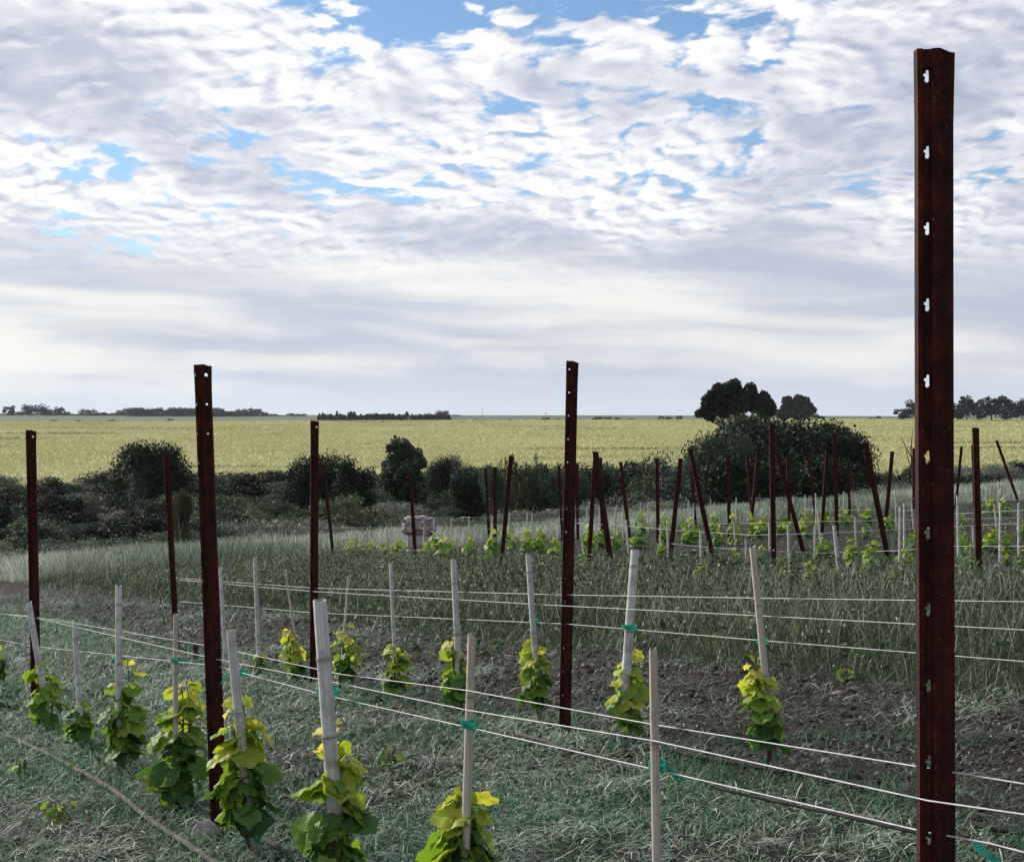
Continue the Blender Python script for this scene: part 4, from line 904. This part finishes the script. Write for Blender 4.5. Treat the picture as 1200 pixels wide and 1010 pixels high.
# the thicket in the dip
def sky_top(px):
    return float(np.interp(px, [-200, 40, 120, 230, 300, 345, 440, 560, 620, 680, 750, 790, 1000, 1030, 1060, 1200, 1400], [562, 556, 556, 552, 544, 548, 548, 548, 548, 546, 536, 545, 545, 552, 538, 542, 540]))
kinds = [('dark green thicket bush in the dip below the wheat field', shrub_kinds, D), ('mid green thicket bush in the dip below the wheat field', shrub_kinds, GN), ('grey-green scrub bush at the near edge of the dip', scrub_kinds, GY), ('olive scrub bush at the near edge of the dip', scrub_kinds, OL)]
rs = random.Random(3); cnt = 0
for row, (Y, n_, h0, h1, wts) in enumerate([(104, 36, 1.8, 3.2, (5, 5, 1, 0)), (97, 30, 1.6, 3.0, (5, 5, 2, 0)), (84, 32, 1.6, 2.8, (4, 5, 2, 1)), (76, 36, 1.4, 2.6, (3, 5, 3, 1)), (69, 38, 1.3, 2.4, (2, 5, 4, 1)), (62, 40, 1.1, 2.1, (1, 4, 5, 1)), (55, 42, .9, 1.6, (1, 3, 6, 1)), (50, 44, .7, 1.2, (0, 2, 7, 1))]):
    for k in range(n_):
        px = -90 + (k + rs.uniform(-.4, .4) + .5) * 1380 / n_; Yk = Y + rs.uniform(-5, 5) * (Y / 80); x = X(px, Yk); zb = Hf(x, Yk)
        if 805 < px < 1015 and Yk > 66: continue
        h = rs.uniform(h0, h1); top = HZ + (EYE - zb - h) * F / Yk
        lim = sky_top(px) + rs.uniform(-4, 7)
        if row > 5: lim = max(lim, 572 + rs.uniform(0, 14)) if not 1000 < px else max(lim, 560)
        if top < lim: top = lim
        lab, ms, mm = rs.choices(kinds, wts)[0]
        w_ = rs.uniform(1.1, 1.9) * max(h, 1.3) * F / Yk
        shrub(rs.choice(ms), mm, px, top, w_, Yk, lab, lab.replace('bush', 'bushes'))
# bare dead branch showing above the scrub near the great post
Yb = 60; mb = MB(); x = X(1067, Yb); zb = Hf(x, Yb); tz = EYE - (513 - HZ) * Yb / F - zb
mb.add(*tube([(0, 0, 0), (.1, 0, tz * .6), (0, 0, tz * .93)], [.05, .035, .02], 6))
for a, b, c in ((-.35, .9, 1.0), (.3, .86, .97), (.1, .93, 1.06), (-.2, .8, .95), (.42, .8, .90)):
    mb.add(*tube([(.02, 0, tz * b * .92), (a * .5, .05, tz * (b + .02)), (a, .08, tz * c)], [.02, .018, .012], 5))
tag(mb.build('bare_branch', M['bark'], None, False, (x, Yb, zb)), 'bare dead branch sticking up before the wheat left of the nearest post', 'branch')

# ------------------------------------------------------------------ skyline trees
FT = M['far_tree']
airy = [proto(('a', i), 120 + i, 26, 1500, .05, 'airy') for i in range(3)]
farr = [proto(('fr', i), 130 + i, 14, 800, .06, 'round') for i in range(3)]
cone = [proto(('c', i), 140 + i, 12, 420, .085, 'cone') for i in range(3)]
farT = [limbs(40 + i, 4, .4, .3, .03) for i in range(3)]
for i, (px, top, w_, Y, base) in enumerate([(1058, 478, 16, 640, 491), (1074, 469, 22, 640, 491), (1096, 470, 20, 640, 490), (1122, 472, 18, 640, 490), (1133, 464, 17, 640, 490), (1146, 468, 18, 640, 490), (1162, 464, 18, 640, 490), (1178, 464, 19, 640, 490), (1191, 470, 22, 640, 489), (1206, 466, 24, 640, 489)]):
    kd = airy[i % 3] if i not in (8, 9) else farr[i % 3]
    shrub(kd, FT, px, top, w_ * 1.3, Y, f'airy tall skyline tree at right, {ord_(i + 1)} from the left of its group', 'airy skyline trees at the right', 'tree', farT[i % 3], base)
for i, (px, top, w_) in enumerate([(12, 476, 12), (26, 483, 18), (43, 475, 24), (60, 481, 12), (70, 478, 10), (78, 483, 12), (103, 480, 18), (116, 484, 16), (130, 485, 14), (141, 481, 9), (148, 484, 12), (284, 480, 12), (298, 479, 14), (309, 484, 8), (318, 486, 20), (341, 485, 10), (352, 486, 14), (518, 482, 12), (532, 487, 18), (4, 486, 16), (92, 486, 14)]):
    shrub(farr[i % 3] if i % 4 else airy[i % 3], FT, px, top - 1.2, w_ * 1.35, 1300, f'hazy tree of the left skyline, {ord_(i + 1)} along it' , 'hazy skyline trees at the left', 'tree', farT[i % 3], 490.5)
# long wood and plantation on the left skyline
def far_wood(name, label, x0, x1, Y, base, n, h, w_, kds, dep):
    mb = MB(); r = random.Random(5)
    for k in range(n):
        px = x0 + (x1 - x0) * (k + r.uniform(-.5, .5) + .5) / n; Yk = Y + r.uniform(0, dep); me = kds[k % len(kds)]
        co = np.empty(len(me.vertices) * 3, np.float32); me.vertices.foreach_get('co', co); co = co.reshape(-1, 3) * [w_ * r.uniform(.8, 1.3), w_, h * r.uniform(.78, 1.12)]
        rn = np.empty(len(co), np.float32); me.attributes['rnd'].data.foreach_get('value', rn)
        mb.add(co + [X(px, Yk), Yk, EYE - (base - HZ) * Yk / F], [np.arange(len(co)).reshape(-1, 4)], rnd=rn)
    return tag(mb.build(name, FT), label, 'wood', kind='stuff')
far_wood('far_wood', 'long even-topped wood on the left skyline', 148, 258, 1250, 490.5, 60, 8.6, 9, farr, 60)
far_wood('far_wood', 'lower end of the long wood right of the front row post', 255, 300, 1260, 490.5, 24, 6.0, 8, farr, 60)
for i in range(46):
    px = 374 + i * 3.35 + random.uniform(-1.6, 1.6); h = 483 + .06 * (i / 46) * 60 + random.choice((-2, -1, 0, 0, 1, 2.5)) + random.uniform(-.8, .8)
    shrub((cone + farr)[i % 5], FT, px, h, random.uniform(9, 15), 745, f'slender dark conifer of the straight windbreak, {ord_(i + 1)} from its left end', 'conifers of the windbreak', 'conifer', None, 495, name='conifer')
for i, (px, top, w_) in enumerate([(63, 491.5, 9), (92, 492, 5), (131, 491.5, 7), (200, 490.5, 10), (557, 491, 8), (640, 489, 10), (598, 491, 9), (655, 490.5, 8), (700, 488, 12), (712, 488, 14), (724, 489, 10), (738, 490, 14), (775, 487, 8), (784, 488, 10), (796, 487, 8), (955, 484, 10), (963, 487, 8), (985, 490, 12), (1003, 490, 8), (1022, 489, 10), (1030, 487, 6)]):
    shrub(farr[i % 3], FT, px, top, w_, 735, f'small dark bush along the far edge of the wheat, {ord_(i + 1)} from the left', 'bushes along the far edge of the wheat', 'bush', None, 494.5, name='bush')
# thin masts far away
for i, (px, top, base, lab) in enumerate([(25, 474, 490, 'thin far mast above the left skyline trees'), (565, 477, 492, 'hair-thin far mast in the middle of the skyline'), (640, 482, 492, 'short far pylon left of the middle rusty post')]):
    Y = 1350; mb = MB(); h = (base - top) * Y / F
    mb.add(*tube([(0, 0, 0), (0, 0, h)], [.28, .10], 5)); mb.add(*tube([(-.8, 0, h * .7), (.8, 0, h * .7)], .08, 4)); mb.add(*tube([(-.5, 0, h * .85), (.5, 0, h * .85)], .07, 4))
    tag(mb.build('far_mast', M['mast'], None, False, (X(px, Y), Y, EYE - (base - HZ) * Y / F)), lab, 'mast')

# ------------------------------------------------------------------ haze: one closed box of thin even air
hm, g = mat('haze_air'); pv = g.n('ShaderNodeVolumePrincipled'); pv.inputs['Color'].default_value = (.86, .92, 1, 1); pv.inputs['Density'].default_value = .00006; pv.inputs['Anisotropy'].default_value = .2
o = g.n('ShaderNodeOutputMaterial'); g.t.links.new(pv.outputs[0], o.inputs['Volume'])
mb = MB(); a, b, zb, zt = -3700, 4400, EYE - 9, EYE + 22
V = [(x, y, z_) for z_ in (zb, zt) for x, y in ((a, -100), (-a, -100), (-a, b), (a, b))]
mb.add(V, [[[3, 2, 1, 0], [4, 5, 6, 7], [0, 1, 5, 4], [1, 2, 6, 5], [2, 3, 7, 6], [3, 0, 4, 7]]])
tag(mb.build('haze', hm), 'thin pale haze over the fields', 'haze', kind='stuff')
